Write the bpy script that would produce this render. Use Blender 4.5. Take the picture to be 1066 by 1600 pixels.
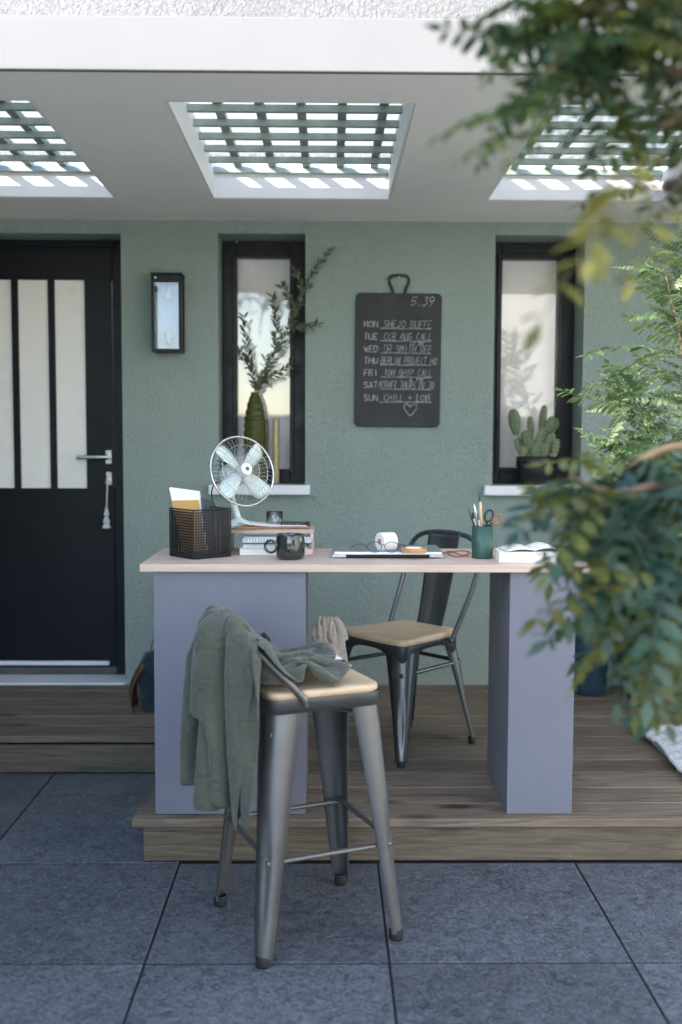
import bpy, bmesh, math, random
import numpy as np
from mathutils import Vector, Matrix

for o in list(bpy.data.objects): bpy.data.objects.remove(o)
S = bpy.context.scene
COL = S.collection
rad = math.radians

# ------------------------------------------------------------------ camera
FPX, EYE = 1613.0, 1.283            # focal length in photo pixels, eye height above the paving
cam_d = bpy.data.cameras.new('camera'); cam = bpy.data.objects.new('camera', cam_d); COL.objects.link(cam)
CR = (Matrix.Rotation(-math.atan(20/FPX), 3, 'Z') @ Matrix.Rotation(math.pi/2-math.atan(114/FPX), 3, 'X')
      @ Matrix.Rotation(rad(.2), 3, 'Z'))
cam.matrix_world = Matrix.Translation((0, 0, EYE)) @ CR.to_4x4()
cam_d.sensor_fit = 'VERTICAL'; cam_d.sensor_height = 36; cam_d.sensor_width = 24
cam_d.lens = 36*FPX/1600
cam_d.clip_start = .05; cam_d.clip_end = 3000
cam_d.dof.use_dof = True; cam_d.dof.focus_distance = 3.25; cam_d.dof.aperture_fstop = 1.9
S.camera = cam

# ------------------------------------------------------------------ light
SUN = Vector((.68, .51, -.46)).normalized()      # direction the sunlight travels
sel = math.asin(-SUN.z); saz = math.atan2(-SUN.x, -SUN.y)
W = bpy.data.worlds.new('World'); S.world = W; W.use_nodes = True
nt = W.node_tree; nt.nodes.clear()
sky = nt.nodes.new('ShaderNodeTexSky'); sky.sky_type = 'NISHITA'; sky.sun_disc = False
sky.sun_elevation = sel; sky.sun_rotation = saz % (2*math.pi)
sky.altitude = 100; sky.air_density = 1.0; sky.dust_density = .8; sky.ozone_density = 1.0
bg = nt.nodes.new('ShaderNodeBackground'); bg.inputs[1].default_value = .15
wo = nt.nodes.new('ShaderNodeOutputWorld')
nt.links.new(sky.outputs[0], bg.inputs[0]); nt.links.new(bg.outputs[0], wo.inputs[0])
sl = bpy.data.lights.new('sun', 'SUN'); so = bpy.data.objects.new('sun', sl); COL.objects.link(so)
sl.energy = 2.0; sl.angle = rad(.5); sl.color = (1, .93, .82)
so.rotation_euler = SUN.to_track_quat('-Z', 'Y').to_euler(); so.location = (-6, -6, 8)
S.view_settings.view_transform = 'Standard'; S.view_settings.look = 'None'
S.view_settings.gamma = 1; S.view_settings.use_curve_mapping = False
S.view_settings.exposure = 2.70
S.view_settings.use_white_balance = True; S.view_settings.white_balance_temperature = 6650
S.render.engine = 'CYCLES'
S.cycles.max_bounces = 10; S.cycles.diffuse_bounces = 5; S.cycles.transparent_max_bounces = 12

# ------------------------------------------------------------------ measuring from the photograph
def ray(x, y): return CR @ Vector(((x-533)/FPX, -(y-800)/FPX, -1))
def PY(x, y, Y): r = ray(x, y); return Vector((0, 0, EYE)) + r*(Y/r.y)
def PZ(x, y, z): r = ray(x, y); return Vector((0, 0, EYE)) + r*((z-EYE)/r.z)

# ------------------------------------------------------------------ materials
MATS = {}
def newmat(name):
    m = bpy.data.materials.new(name); m.use_nodes = True
    nt = m.node_tree; b = nt.nodes['Principled BSDF']
    MATS[name] = m
    return m, nt, b
def nd(nt, t, **k):
    n = nt.nodes.new(t)
    for a, v in k.items(): setattr(n, a, v)
    return n
def coords(nt, stretch=(1,1,1), rnd=True, kind='Object'):
    tc = nd(nt, 'ShaderNodeTexCoord'); mp = nd(nt, 'ShaderNodeMapping')
    nt.links.new(tc.outputs[kind], mp.inputs[0]); mp.inputs['Scale'].default_value = stretch
    if rnd:
        oi = nd(nt, 'ShaderNodeObjectInfo'); mu = nd(nt, 'ShaderNodeVectorMath', operation='SCALE')
        cx = nd(nt, 'ShaderNodeCombineXYZ')
        for i in range(3): nt.links.new(oi.outputs['Random'], cx.inputs[i])
        nt.links.new(cx.outputs[0], mu.inputs[0]); mu.inputs['Scale'].default_value = 37
        ad = nd(nt, 'ShaderNodeVectorMath', operation='ADD')
        nt.links.new(mp.outputs[0], ad.inputs[0]); nt.links.new(mu.outputs[0], ad.inputs[1])
        return ad.outputs[0]
    return mp.outputs[0]
def noise(nt, vec, scale, detail=4, rough=.55, dist=0):
    n = nd(nt, 'ShaderNodeTexNoise'); nt.links.new(vec, n.inputs['Vector'])
    n.inputs['Scale'].default_value = scale; n.inputs['Detail'].default_value = detail
    n.inputs['Roughness'].default_value = rough; n.inputs['Distortion'].default_value = dist
    return n.outputs['Fac']
def ramp(nt, fac, stops):
    r = nd(nt, 'ShaderNodeValToRGB'); nt.links.new(fac, r.inputs[0])
    e = r.color_ramp.elements
    while len(e) < len(stops): e.new(.5)
    for i, (p, c) in enumerate(stops):
        e[i].position = p; e[i].color = (c, c, c, 1) if isinstance(c, (int, float)) else (*c, 1)
    return r.outputs[0]
def mixc(nt, fac, a, b, mode='MIX'):
    m = nd(nt, 'ShaderNodeMix', data_type='RGBA', blend_type=mode)
    for sock, v in ((m.inputs[0], fac), (m.inputs[6], a), (m.inputs[7], b)):
        if hasattr(v, 'links'): nt.links.new(v, sock)
        elif isinstance(v, (int, float)): sock.default_value = v
        else: sock.default_value = (*v, 1)
    return m.outputs[2]
def bump(nt, b, h, strength, dist=.01, prev=None):
    n = nd(nt, 'ShaderNodeBump'); nt.links.new(h, n.inputs['Height'])
    n.inputs['Strength'].default_value = strength; n.inputs['Distance'].default_value = dist
    if prev: nt.links.new(prev, n.inputs['Normal'])
    if b: nt.links.new(n.outputs[0], b.inputs['Normal'])
    return n.outputs[0]
def sc(c, k): return tuple(min(1, v*k) for v in c)
def pm(name, col, rough=.5, metal=0, var=.12, scale=9, bmp=0, bscale=80, coat=0, stretch=(1,1,1), spec=.5, bdist=.004):
    m, nt, b = newmat(name)
    v = coords(nt, stretch)
    n = noise(nt, v, scale, 6)
    c = ramp(nt, n, [(.3, sc(col, 1-var)), (.7, sc(col, 1+var))])
    nt.links.new(c, b.inputs['Base Color'])
    r = ramp(nt, noise(nt, v, scale*2.3, 4), [(.3, max(0, rough-.08)), (.7, min(1, rough+.08))])
    nt.links.new(r, b.inputs['Roughness'])
    b.inputs['Metallic'].default_value = metal; b.inputs['Coat Weight'].default_value = coat
    b.inputs['Coat Roughness'].default_value = .08; b.inputs['Specular IOR Level'].default_value = spec
    if bmp: bump(nt, b, noise(nt, v, bscale, 4), bmp, bdist)
    return m
def stucco(name, col, strength, scale=55):
    m, nt, b = newmat(name)
    v = coords(nt, rnd=False)
    big = noise(nt, v, 1.3, 5)
    fine = noise(nt, v, scale*1.6, 3)
    streak = noise(nt, coords(nt, (9, 9, .9), False), 1, 4)
    c = ramp(nt, big, [(.3, sc(col, .86)), (.72, sc(col, 1.10))])
    c = mixc(nt, ramp(nt, streak, [(.55, 0.), (.8, .22)]), c, sc(col, .7))
    c = mixc(nt, .35, c, ramp(nt, fine, [(.3, sc(col, .75)), (.75, sc(col, 1.25))]))
    nt.links.new(c, b.inputs['Base Color']); b.inputs['Roughness'].default_value = .8
    b.inputs['Specular IOR Level'].default_value = .3
    n1 = noise(nt, v, scale, 3, .6, 1.2); n2 = noise(nt, v, scale*2.6, 3, .6)
    p = bump(nt, None, noise(nt, v, 7, 3), strength*.6, .02)
    p = bump(nt, None, ramp(nt, n1, [(.35, 0.), (.65, 1.)]), strength, .006, p)
    bump(nt, b, n2, strength*.6, .003, p)
    return m
def wood(name, dark, light, axis=0, rough=.6, fine=28, knots=True, bmp=.25, spread=.5):
    m, nt, b = newmat(name)
    st = [fine]*3; st[axis] = fine*.075
    v = coords(nt, tuple(st)); v2 = coords(nt)
    g = noise(nt, v, 1, 6, .62, 1.5)
    st2 = [fine*4]*3; st2[axis] = fine*.12
    g2 = noise(nt, coords(nt, tuple(st2)), 1, 3, .6)
    lo = tuple(d*spread + l*(1-spread) for d, l in zip(dark, light))
    c = ramp(nt, g, [(.3, dark), (.48, lo), (.72, light)])
    c = mixc(nt, .3, c, ramp(nt, g2, [(.25, sc(dark, .8)), (.75, light)]))
    if knots:
        st3 = [7.]*3; st3[axis] = 2.2
        vo = nd(nt, 'ShaderNodeTexVoronoi'); nt.links.new(coords(nt, tuple(st3)), vo.inputs['Vector']); vo.inputs['Scale'].default_value = 1
        k = ramp(nt, vo.outputs['Distance'], [(.06, 1.), (.20, 0.)])
        c = mixc(nt, k, c, sc(dark, .45))
    oi = nd(nt, 'ShaderNodeObjectInfo')
    tone = ramp(nt, oi.outputs['Random'], [(0, .74), (1, 1.22)])
    c = mixc(nt, 1.0, c, tone, 'MULTIPLY')
    nt.links.new(c, b.inputs['Base Color'])
    nt.links.new(ramp(nt, g2, [(.3, rough-.1), (.7, min(1, rough+.12))]), b.inputs['Roughness'])
    bump(nt, b, g, bmp, .003, bump(nt, None, g2, bmp, .001))
    return m
def paving_mat(name):
    m, nt, b = newmat(name)
    v = coords(nt)
    big = noise(nt, v, 3.2, 6, .6, .6); mid = noise(nt, v, 38, 8, .74, 1.2); fine = noise(nt, v, 150, 3, .7)
    c = ramp(nt, big, [(.3, (.022, .027, .038)), (.7, (.095, .106, .132))])
    c = mixc(nt, .6, c, ramp(nt, mid, [(.36, (.012, .014, .019)), (.66, (.20, .214, .238))]))
    c = mixc(nt, ramp(nt, fine, [(.54, 0.), (.74, .6)]), c, (.27, .285, .315))
    oi = nd(nt, 'ShaderNodeObjectInfo')
    c = mixc(nt, 1.0, c, ramp(nt, oi.outputs['Random'], [(0, .88), (1, 1.1)]), 'MULTIPLY')
    nt.links.new(c, b.inputs['Base Color'])
    nt.links.new(ramp(nt, mid, [(.3, .42), (.7, .68)]), b.inputs['Roughness'])
    bump(nt, b, fine, .35, .002, bump(nt, None, mid, .35, .004))
    return m
def leaf_mat(name, cols, trans=.45, rough=.4):
    m, nt, b = newmat(name)
    oi = nd(nt, 'ShaderNodeObjectInfo'); v = coords(nt)
    f = nd(nt, 'ShaderNodeMath', operation='MULTIPLY_ADD')
    nt.links.new(noise(nt, v, 30, 3), f.inputs[0]); f.inputs[1].default_value = .5; nt.links.new(oi.outputs['Random'], f.inputs[2])
    f2 = nd(nt, 'ShaderNodeMath', operation='MULTIPLY'); nt.links.new(f.outputs[0], f2.inputs[0]); f2.inputs[1].default_value = .68
    c = ramp(nt, f2.outputs[0], [(i/(len(cols)-1)*.8+.1, k) for i, k in enumerate(cols)])
    nt.links.new(c, b.inputs['Base Color']); b.inputs['Roughness'].default_value = rough
    tr = nd(nt, 'ShaderNodeBsdfTranslucent')
    nt.links.new(mixc(nt, 1.0, c, (1.0, 1.0, .55), 'MULTIPLY'), tr.inputs[0])
    mx = nd(nt, 'ShaderNodeMixShader'); mx.inputs[0].default_value = trans
    nt.links.new(b.outputs[0], mx.inputs[1]); nt.links.new(tr.outputs[0], mx.inputs[2])
    nt.links.new(mx.outputs[0], nt.nodes['Material Output'].inputs[0])
    return m
def pane_mat(name, refl, tint=(1, 1, 1), rough=0.0):
    m, nt, b = newmat(name); nt.nodes.remove(b)
    t = nd(nt, 'ShaderNodeBsdfTransparent'); t.inputs[0].default_value = (*tint, 1)
    g = nd(nt, 'ShaderNodeBsdfGlossy'); g.inputs['Roughness'].default_value = rough
    fr = nd(nt, 'ShaderNodeFresnel'); fr.inputs[0].default_value = 1.5
    a = nd(nt, 'ShaderNodeMath', operation='ADD', use_clamp=True); nt.links.new(fr.outputs[0], a.inputs[0]); a.inputs[1].default_value = refl
    mx = nd(nt, 'ShaderNodeMixShader'); nt.links.new(a.outputs[0], mx.inputs[0])
    nt.links.new(t.outputs[0], mx.inputs[1]); nt.links.new(g.outputs[0], mx.inputs[2])
    nt.links.new(mx.outputs[0], nt.nodes['Material Output'].inputs[0])
    return m
def fabric(name, col, rough=.9, var=.12, weave=900, wb=.25, sheen=.25):
    m = pm(name, col, rough, 0, var, 6, 0)
    nt = m.node_tree; b = nt.nodes['Principled BSDF']
    v = coords(nt, rnd=False)
    bump(nt, b, noise(nt, v, weave, 2), wb, .001, bump(nt, None, noise(nt, v, 20, 4, .5, 2.0), .7, .018))
    b.inputs['Sheen Weight'].default_value = sheen; b.inputs['Specular IOR Level'].default_value = .2
    return m

M_paving = paving_mat('slate_paving')
M_joint = pm('dark_joint', (.012, .013, .015), .9)
M_gravel = pm('pale_gravel', (.58, .54, .47), .9, var=.25, scale=40, bmp=.5, bscale=160)
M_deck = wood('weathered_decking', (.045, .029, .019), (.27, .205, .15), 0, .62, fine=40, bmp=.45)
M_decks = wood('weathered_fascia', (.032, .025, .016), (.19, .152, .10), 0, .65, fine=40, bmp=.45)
M_green = stucco('sage_render', (.305, .372, .335), .75, 70)
M_pale = stucco('pale_render', (.68, .66, .62), .5)
M_cream = stucco('cream_render', (.5, .45, .40), .5)
M_white = stucco('dimmed_white_render', (.18, .18, .186), 1.0, 42)  # white render, colour darkened so direct sun doesn't burn it out
M_soffit = pm('soffit_paint', (.89, .86, .81), .85, var=.025, scale=3, bmp=.06, bscale=60)
M_fascia = pm('dimmed_white_paint', (.175, .175, .18), .6, var=.03, scale=4)  # same white as the soffit, darkened in colour to offset the sunlight
M_lining = pm('lining_paint', (.80, .80, .80), .6, var=.03, scale=4)
M_black = pm('anthracite_paint', (.007, .009, .013), .42, var=.15, scale=5, bmp=.03, spec=.25)
M_sill = pm('sill_paint', (.78, .78, .80), .5, var=.04)
M_lattice = pm('lattice_paint', (.30, .36, .33), .6, var=.15, scale=20)
M_pane = pane_mat('window_glass', .025)
M_doorpane = pm('opal_door_glass', (.87, .85, .80), .3, var=.01, scale=2, coat=.25)
M_blind = pm('blind_cloth', (.84, .81, .79), .9, var=.05, scale=3)
M_doorblind = pm('door_blind', (.86, .83, .76), .9, var=.03, scale=2)
m, nt, b = newmat('opal_glazing'); M_opal = m
b.inputs['Base Color'].default_value = (.9, .92, .92, 1); b.inputs['Roughness'].default_value = .3
tr = nd(nt, 'ShaderNodeBsdfTranslucent'); tr.inputs[0].default_value = (.60, .62, .62, 1)
mx = nd(nt, 'ShaderNodeMixShader'); mx.inputs[0].default_value = .85
nt.links.new(b.outputs[0], mx.inputs[1]); nt.links.new(tr.outputs[0], mx.inputs[2]); nt.links.new(mx.outputs[0], nt.nodes['Material Output'].inputs[0])
M_steel = pm('brushed_steel', (.55, .55, .54), .32, 1, .08, 30)
M_desk = pm('lilac_grey_panel', (.158, .164, .204), .5, var=.05, scale=4, bmp=.02, bscale=200)
M_oak = wood('pale_ash', (.42, .315, .25), (.58, .46, .375), 0, .5, fine=22, knots=False, bmp=.06)
M_seat = wood('seat_wood', (.50, .33, .19), (.72, .54, .36), 0, .42, fine=26, knots=False, bmp=.05)
M_gun = pm('gunmetal', (.165, .165, .165), .42, .75, .08, 8)
M_gund = pm('dark_gunmetal', (.115, .12, .13), .36, .78, .08, 8)
M_rubber = pm('rubber', (.015, .015, .016), .8)
M_jacket = fabric('khaki_cotton', (.082, .086, .066))
M_jlining = fabric('jacket_lining', (.34, .32, .22))
M_beige = fabric('beige_linen', (.74, .64, .56), weave=500)
M_wcloth = fabric('white_cotton', (.75, .75, .74), weave=500)
M_chalkboard = pm('chalkboard', (.013, .015, .019), .6, var=.25, scale=7, bmp=.03)
M_chalk = pm('chalk', (.50, .51, .51), .95, var=.35, scale=160)
M_mint = pm('mint_enamel', (.60, .70, .66), .28, var=.04)
M_chrome = pm('chrome_wire', (.50, .50, .50), .25, 1, .05)
M_wire = pm('black_wire', (.014, .014, .018), .45, .3)
M_paper = pm('paper', (.78, .78, .77), .85, var=.04)
M_paperw = pm('cream_paper', (.78, .73, .66), .85, var=.05)
M_kraft = pm('kraft', (.50, .29, .09), .8, var=.08)
M_mug = pm('bottle_green_glaze', (.008, .016, .010), .12, coat=1, var=.3)
M_cup = pm('dark_green_enamel', (.025, .075, .062), .42, var=.1)
M_silver = pm('silver_lid', (.56, .57, .59), .35, .9, .04)
M_blackp = pm('black_plastic', (.014, .014, .015), .4)
M_brown = pm('tan_leather', (.30, .125, .04), .55, var=.15, scale=30)
M_tape = pm('tan_tape', (.50, .25, .08), .4)
M_pink = pm('pink_eraser', (.72, .52, .50), .7)
M_pencil = pm('pencil_wood', (.66, .45, .26), .5)
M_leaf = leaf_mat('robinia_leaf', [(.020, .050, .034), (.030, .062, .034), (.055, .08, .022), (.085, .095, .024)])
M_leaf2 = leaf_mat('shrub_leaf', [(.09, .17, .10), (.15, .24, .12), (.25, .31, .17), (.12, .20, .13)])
M_leaf3 = leaf_mat('robinia_leaf_shaded', [(.030, .078, .070), (.050, .105, .085), (.07, .12, .065), (.19, .20, .045)])  # low leaves of the same tree, bluish shade painted into the green
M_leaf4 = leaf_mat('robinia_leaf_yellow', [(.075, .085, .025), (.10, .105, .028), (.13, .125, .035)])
M_olive = leaf_mat('olive_leaf', [(.05, .085, .045), (.085, .12, .065), (.13, .17, .11)], .25)
M_bark = pm('bark', (.12, .080, .05), .85, var=.35, scale=25, bmp=.5, bscale=60)
M_bark2 = pm('pale_bark', (.28, .19, .12), .8, var=.3, scale=25, bmp=.4, bscale=60)
M_cactus = leaf_mat('cactus_skin', [(.07, .105, .045), (.10, .14, .065), (.14, .18, .09)], .05, .6)
M_thorn = pm('cactus_spine', (.55, .5, .38), .7)
M_soil = pm('soil', (.05, .035, .025), .95, bmp=.6, bscale=120)
M_blue = pm('navy_glaze', (.022, .058, .085), .35, coat=.2, var=.2)
M_planter = pm('black_planter', (.016, .017, .021), .5, var=.2)
M_rug = fabric('white_quilt', (.46, .46, .47), weave=350, wb=.5)
M_bag = fabric('navy_canvas', (.02, .03, .04))
M_bagtan = pm('bag_leather', (.11, .05, .03), .5, var=.2, scale=30)
M_bulb = pm('bulb_glass', (.50, .56, .64), .2, coat=.5)
M_lpane = pane_mat('lantern_glass', .0, (.95, .97, 1))
M_lback = pm('painted_sky_back', (.42, .56, .78), .5)  # blue sky reflection of the lantern glass painted onto its back
M_slate = pm('slate_plastic', (.06, .07, .09), .4)
M_tumbler = pane_mat('tumbler_glass', .06, (.96, .97, .99), .02)
m, nt, b = newmat('ribbed_green_glass'); M_vase = m
b.inputs['Base Color'].default_value = (.13, .135, .035, 1); b.inputs['Roughness'].default_value = .15
b.inputs['Transmission Weight'].default_value = .5; b.inputs['IOR'].default_value = 1.3
M_bottle = pm('ochre_bottle', (.42, .34, .17), .35, coat=.3)
M_dbottle = pm('dark_bottle', (.012, .016, .03), .15, coat=.8)

# ------------------------------------------------------------------ object helpers
ORI = {}
def link(o, parent=None):
    COL.objects.link(o)
    if parent is not None: o.parent = parent
    return o
def tag(o, label=None, cat=None, group=None, kind=None):
    if label: o['label'] = label
    if cat: o['category'] = cat
    if group: o['group'] = group
    if kind: o['kind'] = kind
    return o
def thing(name, label, cat, loc=(0, 0, 0), group=None):
    o = bpy.data.objects.new(name, None); o.empty_display_size = .05
    link(o); o.location = loc; ORI[o] = Vector(loc)
    return tag(o, label, cat, group)
def structure(name, loc=(0, 0, 0)):
    o = bpy.data.objects.new(name, None); link(o); o.location = loc; ORI[o] = Vector(loc)
    o['kind'] = 'structure'
    return o
class MB:
    def __init__(s): s.v = []; s.f = []; s.sm = []
    def add(s, vs, fs, smooth=False):
        o = len(s.v); s.v += [tuple(p) for p in vs]
        for f in fs: s.f.append(tuple(i+o for i in f)); s.sm.append(smooth)
        return s
    def box(s, a, b, mat=None):
        x0, y0, z0 = a; x1, y1, z1 = b
        vs = [Vector((x, y, z)) for z in (z0, z1) for y in (y0, y1) for x in (x0, x1)]
        if mat: vs = [mat @ p for p in vs]
        return s.add(vs, [(0, 2, 3, 1), (4, 5, 7, 6), (0, 1, 5, 4), (2, 6, 7, 3), (0, 4, 6, 2), (1, 3, 7, 5)])
    def tube(s, pts, r, n=8, cap=True, flat=1.0):
        pts = [Vector(p) for p in pts]; rs = r if isinstance(r, (list, tuple)) else [r]*len(pts)
        rings = []; up = None
        for i, p in enumerate(pts):
            t = (pts[min(i+1, len(pts)-1)]-pts[max(i-1, 0)]).normalized()
            if up is None: up = Vector((0, 0, 1)) if abs(t.z) < .9 else Vector((1, 0, 0))
            sd = t.cross(up).normalized(); up = sd.cross(t).normalized()
            rings.append([p + (sd*math.cos(a)+up*math.sin(a)*flat)*rs[i] for a in (2*math.pi*k/n for k in range(n))])
        vs = [q for R in rings for q in R]; fs = []
        for i in range(len(pts)-1):
            for k in range(n): fs.append((i*n+k, i*n+(k+1) % n, (i+1)*n+(k+1) % n, (i+1)*n+k))
        s.add(vs, fs, True)
        if cap: s.add(rings[0], [tuple(range(n))[::-1]]); s.add(rings[-1], [tuple(range(n))])
        return s
    def lathe(s, prof, c=(0, 0, 0), n=24, mat=None, smooth=True):
        vs = []; fs = []
        for r, z in prof:
            for k in range(n):
                a = 2*math.pi*k/n; p = Vector((r*math.cos(a), r*math.sin(a), z))
                vs.append((mat @ p if mat else p) + Vector(c))
        for i in range(len(prof)-1):
            for k in range(n): fs.append((i*n+k, i*n+(k+1) % n, (i+1)*n+(k+1) % n, (i+1)*n+k))
        return s.add(vs, fs, smooth)
    def loft(s, rings, closed=True, smooth=True, cap=True):
        n = len(rings[0]); vs = [q for R in rings for q in R]; fs = []
        for i in range(len(rings)-1):
            for k in range(n if closed else n-1):
                fs.append((i*n+k, i*n+(k+1) % n, (i+1)*n+(k+1) % n, (i+1)*n+k))
        s.add(vs, fs, smooth)
        if cap and closed: s.add(rings[0], [tuple(range(n))[::-1]]); s.add(rings[-1], [tuple(range(n))])
        return s
    def prism(s, poly, z0, z1):
        n = len(poly)
        vs = [(p[0], p[1], z0) for p in poly]+[(p[0], p[1], z1) for p in poly]
        return s.add(vs, [tuple(range(n))[::-1], tuple(range(n, 2*n))]+[(k, (k+1) % n, n+(k+1) % n, n+k) for k in range(n)])
    def mesh(s, name, mat, origin=(0, 0, 0)):
        o = Vector(origin); me = bpy.data.meshes.new(name)
        me.from_pydata([tuple(Vector(p)-o) for p in s.v], [], s.f)
        me.polygons.foreach_set('use_smooth', s.sm)
        bm = bmesh.new(); bm.from_mesh(me); bmesh.ops.recalc_face_normals(bm, faces=bm.faces); bm.to_mesh(me); bm.free()
        me.materials.append(mat)
        return me
    def build(s, name, mat, parent=None, bevel=0, seg=2, origin=None):
        o0 = ORI.get(parent, Vector((0, 0, 0))) if parent is not None else Vector(origin or (0, 0, 0))
        ob = bpy.data.objects.new(name, s.mesh(name, mat, o0)); link(ob, parent)
        if parent is None: ob.location = o0
        ORI[ob] = o0
        if bevel:
            bv = ob.modifiers.new('bevel', 'BEVEL'); bv.width = bevel; bv.segments = seg; bv.limit_method = 'ANGLE'; bv.angle_limit = rad(40)
        return ob
def rrect(w, d, r, n=5):
    out = []
    for cx, cy, a0 in ((w/2-r, d/2-r, 0), (-w/2+r, d/2-r, 90), (-w/2+r, -d/2+r, 180), (w/2-r, -d/2+r, 270)):
        for k in range(n+1):
            a = rad(a0+90*k/n); out.append((cx+r*math.cos(a), cy+r*math.sin(a)))
    return out
def bez(pts, n=24):
    # Catmull-Rom through the points
    P = [Vector(p) for p in pts]; P = [P[0]*2-P[1]]+P+[P[-1]*2-P[-2]]; out = []
    seg = len(P)-3; k = max(2, n//seg)
    for i in range(seg):
        a, b_, c, d = P[i:i+4]
        for j in range(k):
            t = j/k
            out.append(.5*((2*b_)+(c-a)*t+(2*a-5*b_+4*c-d)*t*t+(3*b_-a-3*c+d)*t**3))
    out.append(P[-2]); return out

# ================================================================== THE SETTING
Yw, ZD, ZC = 4.745, .14, 2.265         # house wall, deck height, canopy soffit
g = MB().add([(-1500, -1500, -.06), (1500, -1500, -.06), (1500, 1500, -.06), (-1500, 1500, -.06)], [(0, 1, 2, 3)]).build('ground', M_gravel)
g['kind'] = 'structure'
pav = structure('paving', (0, 2, 0))
MB().box((-3.44, -2.4, -.05), (4.04, 4.8, -.0014)).build('joint_bed', M_joint, pav)
tile_me = MB().box((-.2965, -.2965, -.022), (.2965, .2965, 0)).mesh('paving_tile', M_paving)
rng = random.Random(4)
for i in range(-6, 7):
    for j in range(-8, 4):
        cx, cy = .153+.6*i-.3, 2.447+.6*j-.3
        if cx < -3.2 or cx > 3.8 or (cx > -.3 and cy > 3.2): continue
        t = bpy.data.objects.new('paving_tile', tile_me); link(t, pav)
        t.location = (cx, cy-2, rng.uniform(0, .0012)); t.rotation_euler = (rng.uniform(-.0003, .0003), rng.uniform(-.0003, .0003), 0)
        bv = t.modifiers.new('bevel', 'BEVEL'); bv.width = .001; bv.segments = 1

deck = structure('deck', (.5, 3.9, ZD))
DX0, DXR, DXL = -.565, 2.6, -2.95
rng = random.Random(9)
def board(x0, x1, y0, y1, z0, z1, name='deck_board', mat=M_deck):
    me = MB().box((-(x1-x0)/2, -(y1-y0)/2, -(z1-z0)/2), ((x1-x0)/2, (y1-y0)/2, (z1-z0)/2)).mesh(name, mat)
    o = bpy.data.objects.new(name, me); link(o, deck)
    o.location = Vector(((x0+x1)/2, (y0+y1)/2, (z0+z1)/2)) - ORI[deck]
    o.rotation_euler = (rng.uniform(-.004, .004), 0, 0)
    bv = o.modifiers.new('bevel', 'BEVEL'); bv.width = .0035; bv.segments = 2
    return o
y = 3.038; step = .1455
while y < Yw-.01:
    y1 = min(y+step-.009, Yw-.003)
    left = DX0 if y < 3.84 else DXL
    lx = -.59 if y < 3.05 else left
    if left == DXL:
        cut = rng.uniform(-1.4, -.75) if rng.random() < .0 else None
        jx = rng.choice([1.02, 1.45, 1.22])
        board(lx, jx-.002, y, y1, ZD-.027, ZD+rng.uniform(-.001, .001)); board(jx+.002, DXR, y, y1, ZD-.027, ZD+rng.uniform(-.001, .001))
    else:
        board(lx, DXR, y, y1, ZD-.027, ZD+rng.uniform(-.001, .001))
    y += step
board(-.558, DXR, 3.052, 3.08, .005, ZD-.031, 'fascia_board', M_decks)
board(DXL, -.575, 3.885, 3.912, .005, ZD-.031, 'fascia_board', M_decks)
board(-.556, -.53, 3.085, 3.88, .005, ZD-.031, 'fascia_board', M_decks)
MB().box((-.5, 3.10, .0), (DXR, Yw, ZD-.04)).build('deck_frame', M_joint, deck)
MB().box((DXL, 3.93, .0), (-.52, Yw, ZD-.04)).build('deck_frame', M_joint, deck)

# ================================================================== THE HOUSE
house = thing('house', 'sage green rendered house with white flat porch canopy, dark door and two slim windows', 'house', (0, Yw, 0))
WL = (-.503, -.106, 1.073, 2.208); WR = (.755, 1.163, 1.073, 2.208); DO = (-2.02, -.940, .150, 2.204)
def wall_with_holes(x0, x1, z0, z1, holes, yf, depth, rows=0):
    m = MB(); xs = sorted({x0, x1, *[h[0] for h in holes], *[h[1] for h in holes]})
    zs = sorted({z0, z1, *[h[2] for h in holes], *[h[3] for h in holes]})
    for i in range(len(xs)-1):
        for j in range(len(zs)-1):
            cx, cz = (xs[i]+xs[i+1])/2, (zs[j]+zs[j+1])/2
            if any(h[0] < cx < h[1] and h[2] < cz < h[3] for h in holes): continue
            m.add([(xs[i], yf, zs[j]), (xs[i+1], yf, zs[j]), (xs[i+1], yf, zs[j+1]), (xs[i], yf, zs[j+1])], [(0, 1, 2, 3)])
    for h in holes:
        a, b_, c, d = h
        for q in (((a, c), (a, d)), ((a, d), (b_, d)), ((b_, d), (b_, c)), ((b_, c), (a, c))):
            (xa, za), (xb, zb) = q
            m.add([(xa, yf, za), (xb, yf, zb), (xb, yf+depth, zb), (xa, yf+depth, za)], [(0, 1, 2, 3)])
    return m
wall = wall_with_holes(-3.0, 3.4, -.05, ZC, [WL, WR, DO], Yw, .19).build('wall', M_green, house)
MB().box((-3.0, Yw+.55, -.05), (3.4, Yw+.6, ZC)).build('inner_wall', M_blind, house)
MB().box((-3.0, Yw+.001, 2.42), (3.4, Yw+.25, 5.6)).build('upper_wall', M_white, house)

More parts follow.
